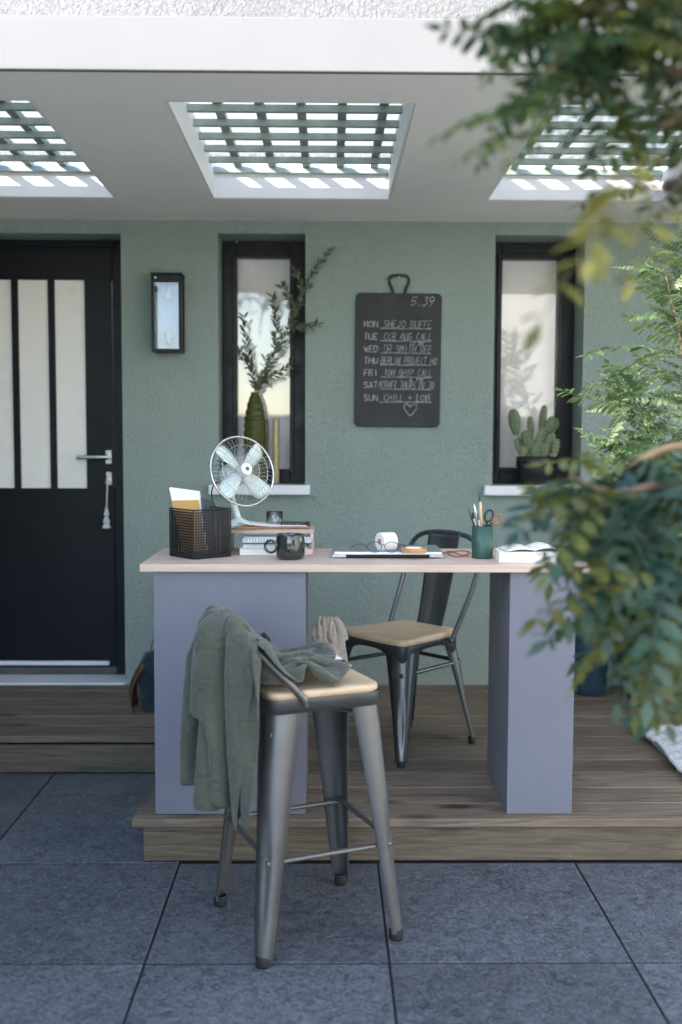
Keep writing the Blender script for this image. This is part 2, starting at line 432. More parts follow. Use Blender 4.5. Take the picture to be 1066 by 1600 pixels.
# canopy slab with three roof openings
YF, YB0, YB1 = 2.86, 3.094, 4.322
OPEN = [(-1.612, -.868), (-.483, .254), (.641, 1.377)]
can = MB()
def slab(m, x0, x1, y0, y1, z0, z1): m.box((x0, y0, z0), (x1, y1, z1))
slab(can, -3.0, 3.4, YF+.0, YB0, ZC, 2.398); slab(can, -3.0, 3.4, YB1, Yw+.2, ZC, 2.398)
xs = [-3.0]+[v for o in OPEN for v in o]+[3.4]
for i in range(0, len(xs), 2): slab(can, xs[i], xs[i+1], YB0, YB1, ZC, 2.398)
bm_ = bmesh.new(); me = can.mesh('canopy', M_soffit, ORI[house]); bm_.from_mesh(me)
bmesh.ops.remove_doubles(bm_, verts=bm_.verts, dist=1e-4)
dup = {}
for fc in bm_.faces: dup.setdefault(tuple(round(v, 3) for v in fc.calc_center_median()), []).append(fc)
bmesh.ops.delete(bm_, geom=[fc for l in dup.values() if len(l) > 1 for fc in l], context='FACES')
bm_.to_mesh(me); bm_.free()
canopy = link(bpy.data.objects.new('canopy', me), house); ORI[canopy] = ORI[house]
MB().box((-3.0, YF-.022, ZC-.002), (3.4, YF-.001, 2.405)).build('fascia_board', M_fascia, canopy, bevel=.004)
for (x0, x1) in OPEN:
    sk = MB()
    e = .012   # painted lining of the opening
    sk.box((x0, YB1-e, ZC+.001), (x1, YB1-.001, 2.41)); sk.box((x0, YB0+.001, ZC+.001), (x1, YB0+e, 2.41))
    sk.box((x0+.001, YB0+e, ZC+.001), (x0+e, YB1-e, 2.41)); sk.box((x1-e, YB0+e, ZC+.001), (x1-.001, YB1-e, 2.41))
    skl = sk.build('skylight', M_lining, house)
    for k in range(8):
        yy = 4.30-.158*k
        if yy < YB0+.02: break
        MB().box((x0+e, yy-.009, 2.362), (x1-e, yy+.009, 2.386)).build('lattice_bar', M_lattice, skl, bevel=.0015, seg=1)
    nb = 5; px = .1385
    for k in range(nb):
        xx = (x0+x1)/2+(k-2)*px+.02
        MB().box((xx-.015, YB0+e, 2.3865), (xx+.015, YB1-e, 2.408)).build('lattice_bar', M_lattice, skl)
    MB().box((x0-.02, YB0-.03, 2.4115), (x1+.02, 4.19, 2.418)).build('glazing', M_opal, skl)

# windows
def window(h, gl, note):
    x0, x1, z0, z1 = h; yf = Yw+.175; gx0, gx1, gz0, gz1 = gl
    w = MB()
    w.box((x0+.001, yf, z0), (gx0, yf+.06, z1-.001)); w.box((gx1, yf, z0), (x1-.001, yf+.06, z1-.001))
    w.box((gx0, yf+.0005, gz1), (gx1, yf+.06, z1-.001)); w.box((gx0, yf+.0005, z0), (gx1, yf+.06, gz0))
    win = w.build('window', M_black, house, bevel=.003)
    f = MB(); a = .022
    for q in (((gx0-a, gz0-a), (gx0, gz1+a)), ((gx1, gz0-a), (gx1+a, gz1+a)), ((gx0, gz1), (gx1, gz1+a)), ((gx0, gz0-a), (gx1, gz0))):
        f.box((q[0][0], yf-.010, q[0][1]), (q[1][0], yf+.012, q[1][1]))
    f.build('frame', M_black, win, bevel=.003)
    MB().box((gx0-.004, yf+.022, gz0-.004), (gx1+.004, yf+.028, gz1+.004)).build('pane', M_pane, win)
    MB().box((gx0-.01, yf+.10, gz0-.02), (gx1+.01, yf+.105, gz1+.02)).build('blind', M_blind, win)
    MB().box((x0-.042, Yw-.045, z0-.045), (x1+.022, yf-.003, z0-.001)).build('sill', M_sill, win, bevel=.004)
Yg = Yw+.175
a = PY(370, 402, Yg); b_ = PY(453, 733, Yg); window(WL, (a.x, b_.x, b_.z, a.z), 'l')
a = PY(785, 404, Yg); b_ = PY(868, 731, Yg); window(WR, (a.x, b_.x, b_.z, a.z), 'r')

# door
yd = Yw+.165
fr = MB()
lx = PY(178, 600, yd).x
fr.box((lx, yd-.012, DO[2]), (DO[1]-.001, yd+.06, DO[3]-.001)); fr.box((DO[0], yd-.012, DO[2]), (DO[0]+.06, yd+.06, DO[3]-.001))
fr.box((DO[0]+.06, yd-.012, DO[3]-.03), (lx, yd+.06, DO[3]-.001))
top = PY(100, 437, yd).z; bot = PY(100, 763, yd).z
strips = [(PY(87, 600, yd).x, PY(134, 600, yd).x)]
pitch = PY(87, 600, yd).x-PY(30, 600, yd).x; sw = strips[0][1]-strips[0][0]
for k in range(1, 4): strips.append((strips[0][0]-k*pitch, strips[0][0]-k*pitch+sw))
strips.sort(); dl, dr, dz0, dz1 = DO[0]+.064, lx-.004, DO[2]+.035, DO[3]-.034
leaf = wall_with_holes(dl, dr, dz0, dz1, [(s0, s1, bot, top) for s0, s1 in strips], yd, .03)
leaf.box((dl, yd+.0302, dz0), (dr, yd+.045, bot)); leaf.box((dl, yd+.0302, top), (dr, yd+.045, dz1))
door = leaf.build('door', M_black, house)
fr.build('door_frame', M_black, door, bevel=.003)
for s0, s1 in strips:
    MB().box((s0+.0005, yd+.012, bot+.0005), (s1-.0005, yd+.017, top-.0005)).build('pane', M_doorpane, door)
hz = PY(165, 714, yd).z; hx = PY(170.5, 714, yd).x
hd = MB(); hd.box((hx-.015, yd-.010, hz-.032), (hx+.014, yd-.0005, hz+.032))
hd.tube([(hx, yd-.005, hz), (hx, yd-.045, hz)], .0095, 12)
hd.tube(bez([(hx+.004, yd-.045, hz), (hx-.03, yd-.050, hz), (hx-.14, yd-.05, hz-.001)], 12), .0105, 12)
hd.build('handle', M_steel, door, bevel=.002)
kz = PY(170, 748, yd).z
lk = MB(); lk.box((hx-.013, yd-.009, kz-.03), (hx+.014, yd-.0005, kz+.032)); lk.tube([(hx, yd-.006, kz-.004), (hx, yd-.018, kz-.004)], .009, 12)
lk.build('lock_plate', M_steel, door, bevel=.002)
MB().box((dl, yd-.02, DO[2]+.048), (dr-.03, yd-.0005, DO[2]+.068)).build('drip_bar', M_sill, door, bevel=.004)
MB().box((DO[0]+.002, Yw-.025, DO[2]-.008), (DO[1]-.002, yd-.014, DO[2]+.003)).build('threshold', M_sill, door, bevel=.004)

# added out of view at left: a wing and a wall shading porch and terrace
wing = thing('shade_wing', 'unseen low green wing added to shade the end of the porch', 'house', (-2.9, 3.2, 0))
MB().box((-5.5, 1.6, -.05), (-2.3, Yw+.6, 2.26)).build('wall', M_green, wing)
gw = thing('shade_wall', 'unseen tall rendered wall added to shade the paved terrace', 'wall', (-1.75, 1, 0))
MB().box((-1.9, -.75, -.05), (-1.65, 2.80, 2.68)).build('wall', M_green, gw)
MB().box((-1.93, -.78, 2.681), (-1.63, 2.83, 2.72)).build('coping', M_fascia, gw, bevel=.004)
MB().box((-1.9, 2.835, -.05), (-1.65, 3.86, 2.255)).build('wall', M_green, gw)
nh = thing('bounce_block', 'unseen tall pale block added to bounce sunlight onto the terrace', 'house', (3.3, -2, 0))  # unseen block, added to fill the porch with warm bounced sunlight
MB().box((3.0, -8, -.05), (7.0, 2.70, 4.4)).build('wall', M_pale, nh)
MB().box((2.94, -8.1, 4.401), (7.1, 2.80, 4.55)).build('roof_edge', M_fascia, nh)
bw = thing('boundary_wall', 'low cream boundary wall at the far end of the garden', 'wall', (0, -14, 0))
MB().box((-16, -14.2, -.06), (16, -14, 1.75)).build('wall', M_cream, bw)
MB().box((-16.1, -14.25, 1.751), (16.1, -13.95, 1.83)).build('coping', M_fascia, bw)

# ================================================================== DESK
ZT0, ZT = .886, .909                     # underside and top of the table top
desk = thing('desk', 'desk of pale wood top on two broad lilac grey panel legs, standing on the deck', 'desk', (.1, 3.3, ZD))
MB().box((-.562, 3.062, ZT0), (.790, 3.525, ZT)).build('tabletop', M_oak, desk, bevel=.002)
MB().box((-.524, 3.078, ZD+.001), (-.067, 3.47, ZT0-.0005)).build('leg', M_desk, desk, bevel=.0015)
MB().box((.548, 3.078, ZD+.001), (.7475, 3.47, ZT0-.0005)).build('leg', M_desk, desk, bevel=.0015)

# ================================================================== STOOL AND CHAIR
def frame_at(c, ang, z0):
    return Matrix.Translation((c[0], c[1], z0)) @ Matrix.Rotation(ang, 4, 'Z')
def sheet_leg(T, top, foot, zt, zb, w0, w1, dirx, diry, groove=True, nrows=14):
    """folded sheet-metal leg: L section with a big rounded outer corner, tapering to the foot"""
    rings = []
    for i in range(nrows+1):
        t = i/nrows; z = zt+(zb-zt)*t
        cx = top[0]+(foot[0]-top[0])*t; cy = top[1]+(foot[1]-top[1])*t
        w = w0+(w1-w0)*(t**.85); r = w*.55; th = .003
        gr = .006*max(0, math.sin(math.pi*min(1, max(0, (t-.40)/.55)))) if groove else 0
        out = []; inn = []
        n = 8
        outer = [(0, w)]+[(r-r*math.cos(rad(90*k/n)), r-r*math.sin(rad(90*k/n))) for k in range(n+1)]+[(w, 0)]
        for k, (u, v) in enumerate(outer):
            d = gr*math.exp(-((k-len(outer)/2+.5)/2.2)**2)*1.0
            out.append((u+d, v+d)); inn.append((u+d+th, v+d+th) if 0 < k < len(outer)-1 else ((u+th, v) if k == 0 else (u, v+th)))
        rings.append([T @ Vector((cx-dirx*p[0], cy-diry*p[1], z)) for p in out+inn[::-1]])
    return MB().loft(rings)
def apron(T, pts, zt, drop, arch, th=.003, n=18):
    """metal skirt between leg tops with an arched lower edge; pts = rounded outline"""
    m = MB(); N = len(pts); per = [0]
    for k in range(N): a, b_ = Vector(pts[k]), Vector(pts[(k+1) % N]); per.append(per[-1]+(b_-a).length)
    dense = []
    for k in range(N):
        a, b_ = Vector(pts[k]), Vector(pts[(k+1) % N]); q = max(1, int((b_-a).length/.012))
        for j in range(q): dense.append(a.lerp(b_, j/q))
    o = []; lo = []
    for p in dense:
        o.append(T @ Vector((p.x, p.y, zt))); lo.append(T @ Vector((p.x, p.y, zt-arch(p))))
    ins = .003
    i_lo = [T @ Vector((p.x*(1-.02), p.y*(1-.02), zt-arch(p))) for p in dense]
    i_hi = [T @ Vector((p.x*(1-.02), p.y*(1-.02), zt)) for p in dense]
    m.loft([o, lo, i_lo, i_hi], True, True, False)
    return m

# ---- bar stool
SC, SA = (-.058, 2.668), math.atan2(.148, .357)
Ts = frame_at(SC, SA, 0)
stool = thing('bar_stool', 'tall gunmetal bar stool with a wooden seat and a low hoop back, on the paving', 'stool', (SC[0], SC[1], 0))
zs = .645; hs = .150
sp = rrect(2*hs, 2*hs, .035, 6)
sm = MB(); n = len(sp)
sm.loft([[Ts @ Vector((p[0]*k, p[1]*k, z)) for p in sp] for k, z in ((.975, zs-.002), (1.0, zs+.003), (1.0, zs+.012), (.985, zs+.017), (.9, zs+.018))], True, True, True)
sm.build('seat', M_seat, stool)
apron(Ts, rrect(2*hs+.006, 2*hs+.006, .037, 6), zs-.001, .03, lambda p: .034).build('seat_frame', M_gun, stool)
feet = {}
for sx in (-1, 1):
    for sy in (-1, 1):
        fx, fy = sx*.197, sy*.197
        lg = sheet_leg(Ts, (sx*(hs+.002), sy*(hs+.002)), (fx, fy), zs-.028, .022, .088, .036, sx, sy)
        lo = lg.build('leg', M_gun if sx*sy < 0 or sy < 0 else M_gun, stool)
        ft = MB(); c = Ts @ Vector((fx-sx*.017, fy-sy*.017, 0))
        ft.lathe([(.0, .0005), (.016, .0005), (.0185, .004), (.0185, .026), (.015, .03)], c, 14); ft.build('rubber_foot', M_rubber, lo)
        feet[(sx, sy)] = (fx, fy)
def atz(sx, sy, z, inset=.012):
    t = (zs-.028-z)/(zs-.05); q = hs+(.197-hs)*t-inset
    return Ts @ Vector((sx*q, sy*q, z))
for (a, b_), z in ((((-1, -1), (1, -1)), .250), (((1, -1), (1, 1)), .262), (((1, 1), (-1, 1)), .250), (((-1, 1), (-1, -1)), .262)):
    MB().tube([atz(*a, z), atz(*b_, z)], .0085, 10, flat=.75).build('footrest', M_gun, stool)
for (a, b_), z in ((((-1, -1), (1, 1)), .588), (((1, -1), (-1, 1)), .583)):
    MB().tube([atz(*a, z, .02), atz(*b_, z, .02)], .009, 8, flat=.45).build('cross_brace', M_gun, stool)
for (a, b_), z in ((((1, -1), (1, 1)), .560), (((-1, 1), (1, 1)), .556), (((-1, 1), (-1, -1)), .560)):
    MB().tube([atz(*a, z), atz(*b_, z)], .006, 8).build('stretcher', M_gun, stool)
hoopL = [(-.062, -.160, .628), (-.075, -.161, .655), (-.150, -.158, .735), (-.205, -.148, .795), (-.232, -.105, .826), (-.240, 0, .834),
         (-.232, .105, .826), (-.205, .148, .795), (-.150, .158, .735), (-.075, .161, .655), (-.062, .160, .628)]
HOOP = [Ts @ Vector(p) for p in hoopL]; HC = bez(HOOP, 60)
hp = MB(); hp.tube(HC, [.0075]*3+[.0095]*(len(HC)-6)+[.0075]*3, 12); hp.build('back_hoop', M_gun, stool)

# ---- desk chair
CC = (.275, 3.80); fwd = Vector((-.749, -.662)); CA = math.atan2(fwd.y, fwd.x)
Tc = frame_at(CC, CA, ZD)
chair = thing('desk_chair', 'dark metal cafe chair with a wooden seat tucked behind the desk', 'chair', (CC[0], CC[1], ZD))
zc_ = .418
def seat_poly(k=1.0):
    fw, rw, d = .172*k, .138*k, .168*k
    base = [(d, fw), (-d, rw), (-d, -rw), (d, -fw)]; out = []
    for i in range(4):
        p, a, b_ = Vector(base[i]), Vector(base[i-1]), Vector(base[(i+1) % 4])
        r = .045*k
        A = p+(a-p).normalized()*r; B = p+(b_-p).normalized()*r
        for j in range(7):
            t = j/6; out.append(((1-t)**2*A+2*t*(1-t)*p+t*t*B)[:2])
    return out
sm = MB(); sm.loft([[Tc @ Vector((*p, z)) for p in seat_poly(k)] for k, z in ((.98, zc_-.002), (1.0, zc_+.004), (1.0, zc_+.014), (.985, zc_+.019), (.9, zc_+.0205))])
sm.build('seat', M_seat, chair)
def arch_c(p):
    ax = abs(p.x)/.168; ay = abs(p.y)/.165
    u = min(ax, ay) if max(ax, ay) > 0 else 0
    return .020+.085*min(1, u/.92)**3.2
apron(Tc, seat_poly(1.012), zc_-.002, .02, arch_c).build('seat_frame', M_gund, chair)
for sx, sy, wt in ((1, 1, .170), (1, -1, .170), (-1, 1, .140), (-1, -1, .140)):
    ftx, fty = sx*(.208 if sx > 0 else .225), sy*(.205 if sx > 0 else .178)
    lg = sheet_leg(Tc, (sx*.169, sy*wt), (ftx, fty), zc_-.03, .02, .085, .027, sx, sy)
    lo = lg.build('leg', M_gund, chair)
    c = Tc @ Vector((ftx-sx*.013, fty-sy*.013, 0))
    MB().lathe([(.0, .0005), (.013, .0005), (.0145, .003), (.0145, .022), (.012, .026)], c, 14).build('rubber_foot', M_rubber, lo)
def catz(sx, sy, z): 
    t = (zc_-.03-z)/(zc_-.05); wt = .170 if sx > 0 else .140
    return Tc @ Vector((sx*(.165+.04*t), sy*(wt-.01+.03*t), z))
for a, b_ in (((-1, 1), (-1, -1)), ((-1, 1), (1, 1)), ((-1, -1), (1, -1))):
    MB().tube([catz(*a, .315), catz(*b_, .315)], .008, 8).build('stretcher', M_gund, chair)
hl = [(-.085, -.163, zc_-.012), (-.105, -.166, zc_+.01), (-.19, -.182, .60), (-.225, -.178, .715), (-.238, -.125, .772), (-.243, 0, .786)]
hl = hl + [(x, -y_, z) for x, y_, z in hl[-2::-1]]
MB().tube(bez([Tc @ Vector(p) for p in hl], 60), .0095, 12).build('back_hoop', M_gund, chair)
sp_ = MB(); R_ = []
for i in range(17):
    t = i/16; z = zc_+.0+(.785-zc_)*t; w = .064+.018*t; x = -.150-.090*t**.8
    row = []
    for k in range(13):
        v = -1+2*k/12
        emb = .007*(1 if abs(v) < .42 and .12 < t < .9 else 0)
        edge = .008*abs(v)**4
        row.append(Tc @ Vector((x+edge-emb, v*w, z)))
    R_.append(row)
sp_.loft(R_, False, True, False); spo = sp_.build('splat', M_gund, chair)
md = spo.modifiers.new('solid', 'SOLIDIFY'); md.thickness = .003

# ================================================================== CLOTH (draped by a small mass-spring solver)
def drape(P, rest, steps, collide, mass_pin=None, grav=-9.8, dt=.008, it=10, bend=.12, fric=.6, seed=1):
    n, m = P.shape[:2]; prev = P.copy(); pin = np.zeros((n, m), bool) if mass_pin is None else mass_pin
    inv = np.where(pin, 0., 1.)[..., None]
    B = []
    def add(sa, sb, w):
        L = np.linalg.norm(rest[sa]-rest[sb], axis=-1, keepdims=True); B.append((sa, sb, L, w))
    s_ = slice
    for p in (0, 1):
        ia = np.arange(p, n-1, 2); ja = np.arange(p, m-1, 2)
        if len(ia): add(np.ix_(ia, np.arange(m)), np.ix_(ia+1, np.arange(m)), 1.)
        if len(ja): add(np.ix_(np.arange(n), ja), np.ix_(np.arange(n), ja+1), 1.)
        if len(ia):
            add(np.ix_(ia, np.arange(m-1)), np.ix_(ia+1, np.arange(1, m)), .35); add(np.ix_(ia, np.arange(1, m)), np.ix_(ia+1, np.arange(m-1)), .35)
        ib = np.array([i for i in range(n-2) if (i//2) % 2 == p]); jb = np.array([j for j in range(m-2) if (j//2) % 2 == p])
        if len(ib): add(np.ix_(ib, np.arange(m)), np.ix_(ib+2, np.arange(m)), bend)
        if len(jb): add(np.ix_(np.arange(n), jb), np.ix_(np.arange(n), jb+2), bend)
    for s in range(steps):
        vel = (P-prev)*.97; prev = P.copy()
        P = P+(vel+np.array([0, 0, grav])*dt*dt)*inv
        for k in range(it):
            for sa, sb, L, w in B:
                A_, B_ = P[sa], P[sb]; d = B_-A_; l = np.linalg.norm(d, axis=-1, keepdims=True)+1e-9
                wa, wb = inv[sa], inv[sb]; cor = d*((l-L)/l)*w/np.maximum(wa+wb, 1e-6)
                P[sa] = A_+cor*wa; P[sb] = B_-cor*wb
            if k % 3 == 2 or k == it-1:
                P, hit = collide(P)
        prev = np.where(hit[..., None], prev*(1-fric)+P*fric, prev)
    return P
def caps(P, a, b_, r, hit):
    a = np.array(a); b_ = np.array(b_); ab = b_-a
    t = np.clip(((P-a)@ab)/(ab@ab), 0, 1); q = a+t[..., None]*ab; d = P-q; l = np.linalg.norm(d, axis=-1)+1e-9
    c = l < r; P = np.where(c[..., None], q+d/l[..., None]*r, P); return P, hit | c
def boxtop(P, Tinv, T, hx, hy, z0, z1, hit):
    Q = P@Tinv[:3, :3].T+Tinv[:3, 3]
    ins = (np.abs(Q[..., 0]) < hx) & (np.abs(Q[..., 1]) < hy) & (Q[..., 2] < z1) & (Q[..., 2] > z0)
    dz = z1-Q[..., 2]; dx = hx-np.abs(Q[..., 0]); dy = hy-np.abs(Q[..., 1])
    useZ = ins & (dz <= dx) & (dz <= dy); useX = ins & ~useZ & (dx <= dy); useY = ins & ~useZ & ~useX
    Q[..., 2] = np.where(useZ, z1, Q[..., 2]); Q[..., 0] = np.where(useX, np.sign(Q[..., 0])*hx, Q[..., 0]); Q[..., 1] = np.where(useY, np.sign(Q[..., 1])*hy, Q[..., 1])
    return Q@T[:3, :3].T+T[:3, 3], hit | ins
def cloth_obj(P, name, mat, parent, thick=.003, sub=1):
    n, m = P.shape[:2]; b = MB()
    b.add([Vector(p) for p in P.reshape(-1, 3)], [(i*m+j, (i+1)*m+j, (i+1)*m+j+1, i*m+j+1) for i in range(n-1) for j in range(m-1)], True)
    o = b.build(name, mat, parent)
    if thick: s = o.modifiers.new('solid', 'SOLIDIFY'); s.thickness = thick; s.offset = 0
    if sub: s = o.modifiers.new('sub', 'SUBSURF'); s.levels = sub; s.render_levels = sub
    return o
TsN = np.array(Ts); TsI = np.array(Ts.inverted())
hoopN = [np.array(p) for p in bez(HOOP, 20)]
BUNDLE = [(np.array(Ts @ Vector(a)), np.array(Ts @ Vector(b_)), r_) for a, b_, r_ in (((-.262, .075, .790), (-.285, .085, .50), .052), ((-.262, -.045, .795), (-.285, -.035, .46), .046), ((-.235, .01, .80), (-.10, .05, .72), .036))]
def col_stool(P):
    hit = np.zeros(P.shape[:2], bool)
    for a, b_ in zip(hoopN[:-1], hoopN[1:]): P, hit = caps(P, a, b_, .017, hit)
    P, hit = heap(P, .058, 60, 52, hit=hit)
    for a, b_, r_ in BUNDLE: P, hit = caps(P, a, b_, r_, hit)
    for sx in (-1, 1):
        for sy in (-1, 1): P, hit = caps(P, np.array(atz(sx, sy, .60, .03)), np.array(atz(sx, sy, .05, .02)), .05, hit)
    return P, hit
def heap(P, amp, fx, fy, x0=.10, hit=None):
    # seat top with the bunched layers underneath, as a height field in stool space
    if hit is None: hit = np.zeros(P.shape[:2], bool)
    P, hit = boxtop(P, TsI, TsN, hs+.012, hs+.012, .55, zs+.022, hit)
    Q = P@TsI[:3, :3].T+TsI[:3, 3]; x, y_ = Q[..., 0], Q[..., 1]
    edge = np.clip((.165-np.maximum(np.abs(x), np.abs(y_)))/.05, 0, 1)
    h = zs+.022+amp*edge*(.5+.5*np.sin(x*fx+1.8*np.sin(y_*fy*.6)+.6)*np.cos(y_*fy*.7-x*fx*.35))
    c = (edge > 0) & (Q[..., 2] < h) & (Q[..., 2] > .55)
    Q[..., 2] = np.where(c, h, Q[..., 2])
    return Q@TsN[:3, :3].T+TsN[:3, 3], hit | c
jacket = thing('jacket', 'khaki green jacket slung over the back and seat of the tall stool', 'jacket', (SC[0]-.15, SC[1], zs))
rg = np.random.RandomState(5)
hoopY = np.array([p[1] for p in hoopL[2:9]]); hoopX = np.array([p[0] for p in hoopL[2:9]]); hoopZ = np.array([p[2] for p in hoopL[2:9]])
def sheet_over(n, m, length, width, s_hoop, gather, amp, waves, y0, lift=0, ph=0, hem=0):
    """rest grid plus a start shape: rises from the seat, over the hoop, hangs behind"""
    rest = np.zeros((n, m, 3)); P = np.zeros((n, m, 3)); pin = np.zeros((n, m), bool)
    ih = int(round(s_hoop/length*(n-1)))
    for i in range(n):
        for j in range(m):
            s = length*i/(n-1); w = width*(j/(m-1)-.5)
            d = s-length*ih/(n-1)
            if d > 0: d *= 1+hem*(j/(m-1)-.5)
            rest[i, j] = (d, w, 0)
            k_ = min(1, max(0, -d)/.12) if d < 0 else 0
            yl = y0+w*gather*(1-.22*k_)+.030*k_; c = max(-.15, min(.15, yl))
            hx = float(np.interp(c, hoopY, hoopX)); hz = float(np.interp(c, hoopY, hoopZ))+.014+lift
            ph_ = waves*2*math.pi*j/(m-1)+ph
            if d < 0: x, z = hx-d*.86, hz+d*.42
            else: x, z = hx-.035*min(1, d/.05), hz-max(0, d-.03)
            f = amp*math.sin(ph_+.8*math.sin(s*9))*min(1, .35+abs(d)*4)
            g = amp*.6*math.sin(ph_*.6+s*23)*min(1, abs(d)*5)
            P[i, j] = (x-(f if d > 0 else g), yl, z+(max(-.3*amp, f)*1.2 if d < 0 else 0)+(abs(f)*.25 if d == 0 else 0))
            if i == ih: pin[i, j] = True
    P += rg.normal(0, .0015, P.shape)
    return rest, P@TsN[:3, :3].T+TsN[:3, 3], pin
rest, P0, pin = sheet_over(64, 58, .87, .86, .43, .41, .040, 3.5, -.005, ph=.6, hem=-.04)
Pj = drape(P0, rest, 120, col_stool, pin, bend=.10, fric=.85)
cloth_obj(Pj, 'jacket_body', M_jacket, jacket, .004)
rest, P0, pin = sheet_over(44, 20, .60, .24, .13, .52, .026, 2.0, -.105, lift=.010, ph=2.)
Pj2 = drape(P0, rest, 120, col_stool, pin, bend=.25, fric=.85)
cloth_obj(Pj2, 'sleeve', M_jacket, jacket, .004)

# ================================================================== ON THE WALL
# lantern
LX0, LX1, LZ0, LZ1, LY0 = PY(236, 430, 4.63).x, PY(283, 430, 4.63).x, PY(260, 549, 4.63).z, PY(260, 428, 4.63).z, 4.63
lan = thing('wall_lantern', 'black box wall lantern with a tall glass front beside the door', 'lantern', ((LX0+LX1)/2, Yw, LZ0))
m_ = MB(); t = .012
for x in (LX0, LX1-t):
    m_.box((x, LY0, LZ0+t), (x+t, LY0+t, LZ1-.036)); m_.box((x, Yw-.02, LZ0+t), (x+t, Yw-.001, LZ1-.036))
m_.box((LX0, LY0, LZ0), (LX1, Yw-.001, LZ0+t)); m_.box((LX0, LY0, LZ1-.036), (LX1, Yw-.001, LZ1-.002))
m_.box((LX0-.004, LY0-.005, LZ1-.002), (LX1+.004, Yw-.001, LZ1+.006))
m_.build('frame', M_black, lan, bevel=.002)
MB().box((LX0+t, LY0+.004, LZ0+t), (LX1-t, LY0+.007, LZ1-.036)).build('pane', M_lpane, lan)
for x in (LX0+.004, LX1-.007): MB().box((x, LY0+t, LZ0+t), (x+.003, Yw-.02, LZ1-.036)).build('pane', M_lpane, lan)
MB().box((LX0+t, Yw-.016, LZ0+t), (LX1-t, Yw-.002, LZ1-.036)).build('back_plate', M_lback, lan)
MB().tube([(LX0+.02, LY0-.002, LZ1-.016), (LX0+.02, LY0-.006, LZ1-.016)], .004, 10).build('screw', M_steel, lan)
lc = (LX0+LX1)/2
for z0, sg in ((LZ1-.045, -1), (LZ0+.035, 1)):
    MB().lathe([(.0, 0), (.010, .0), (.012, sg*.014), (.009, sg*.018)], (lc, 4.69, z0), 14).build('bulb_cap', M_steel, lan)
    MB().lathe([(.008, sg*.016), (.017, sg*.034), (.019, sg*.046), (.013, sg*.060), (.001, sg*.066)], (lc, 4.69, z0), 16).build('bulb', M_bulb, lan)

# chalkboard
bY = Yw-.016
bc = PY(622, 563, bY); bw_, bh_ = PY(689, 563, bY).x-PY(555, 563, bY).x, PY(622, 458, bY).z-PY(622, 667, bY).z
Tb = Matrix.Translation((bc.x, Yw-.003, bc.z)) @ Matrix.Rotation(rad(.5), 4, 'Y') @ Matrix.Rotation(math.pi/2, 4, 'X')
cb = thing('chalkboard', 'black chalkboard shaped like a chopping board with a handwritten week plan', 'chalkboard', (bc.x, Yw-.003, bc.z))
m_ = MB(); op = rrect(bw_, bh_, .022, 6)
m_.loft([[Tb @ Vector((p[0]*k, p[1]*k2, z)) for p in op] for k, k2, z in ((1, 1, .0), (1, 1, .012), (.985, .99, .0155), (.975, .984, .0155))], True, False, True)
bo = m_.build('board', M_chalkboard, cb, bevel=.0)
hp = [(-.028, bh_/2-.01), (-.028, bh_/2+.012), (-.044, bh_/2+.050), (-.040, bh_/2+.072), (-.02, bh_/2+.080), (.02, bh_/2+.080), (.040, bh_/2+.072), (.044, bh_/2+.050), (.028, bh_/2+.012), (.028, bh_/2-.01)]
MB().tube(bez([Tb @ Vector((x, y_, .008)) for x, y_ in hp], 50), .0062, 8).build('handle', M_chalkboard, cb)
nl = Tb @ Vector((0, bh_/2+.072, .0))
MB().tube([nl, nl+Vector((0, -.022, 0))], .003, 8).build('nail', M_steel, cb)
FONT = {'A': 'a0 c6 e0|b2 d2', 'B': 'a0 a6 d6 e5 d3 a3|d3 e2 d0 a0', 'C': 'e5 c6 a4 a2 c0 e1', 'D': 'a0 a6 c6 e4 e2 c0 a0', 'E': 'e6 a6 a0 e0|a3 d3', 'F': 'a0 a6 e6|a3 d3',
 'G': 'e5 c6 a4 a2 c0 e1 e3 c3', 'H': 'a0 a6|e0 e6|a3 e3', 'I': 'c0 c6', 'J': 'a1 b0 d1 d6', 'K': 'a0 a6|e6 a3 e0', 'L': 'a6 a0 e0', 'M': 'a0 a6 c2 e6 e0', 'N': 'a0 a6 e0 e6',
 'O': 'c0 a2 a4 c6 e4 e2 c0', 'P': 'a0 a6 d6 e5 d3 a3', 'Q': 'c0 a2 a4 c6 e4 e2 c0|d1 e0', 'R': 'a0 a6 d6 e5 d3 a3|c3 e0', 'S': 'e5 c6 a5 b3 d3 e1 c0 a1', 'T': 'c0 c6|a6 e6', 'U': 'a6 a1 c0 e1 e6',
 'V': 'a6 c0 e6', 'W': 'a6 b0 c4 d0 e6', 'Y': 'a6 c3 e6|c3 c0', '0': 'c0 a2 a4 c6 e4 e2 c0', '1': 'b5 c6 c0', '3': 'a6 e6 c4 e2 c0 a1', '4': 'd0 d6 a2 e2', '5': 'e6 a6 a3 d4 e2 c0 a1', '6': 'd6 a3 a1 c0 e1 d3 a2',
 '9': 'b0 e3 e5 c6 a5 b3 e4', '+': 'c1 c5|a3 e3', '.': 'c0 c1', '-': 'a3 e3'}
rt = random.Random(12); chalk = MB()
def stroke(pts, w):
    for (x0, y0), (x1, y1) in zip(pts[:-1], pts[1:]):
        d = Vector((x1-x0, y1-y0)); 
        if d.length < 1e-6: continue
        d.normalize(); nn = Vector((-d.y, d.x)); a = w*rt.uniform(.22, .5); c = w*rt.uniform(.22, .5)
        q = [(x0+nn.x*a, y0+nn.y*a), (x1+nn.x*c, y1+nn.y*c), (x1-nn.x*c, y1-nn.y*c), (x0-nn.x*a, y0-nn.y*a)]
        chalk.add([Tb @ Vector((u, v, .0163)) for u, v in q], [(0, 1, 2, 3)])
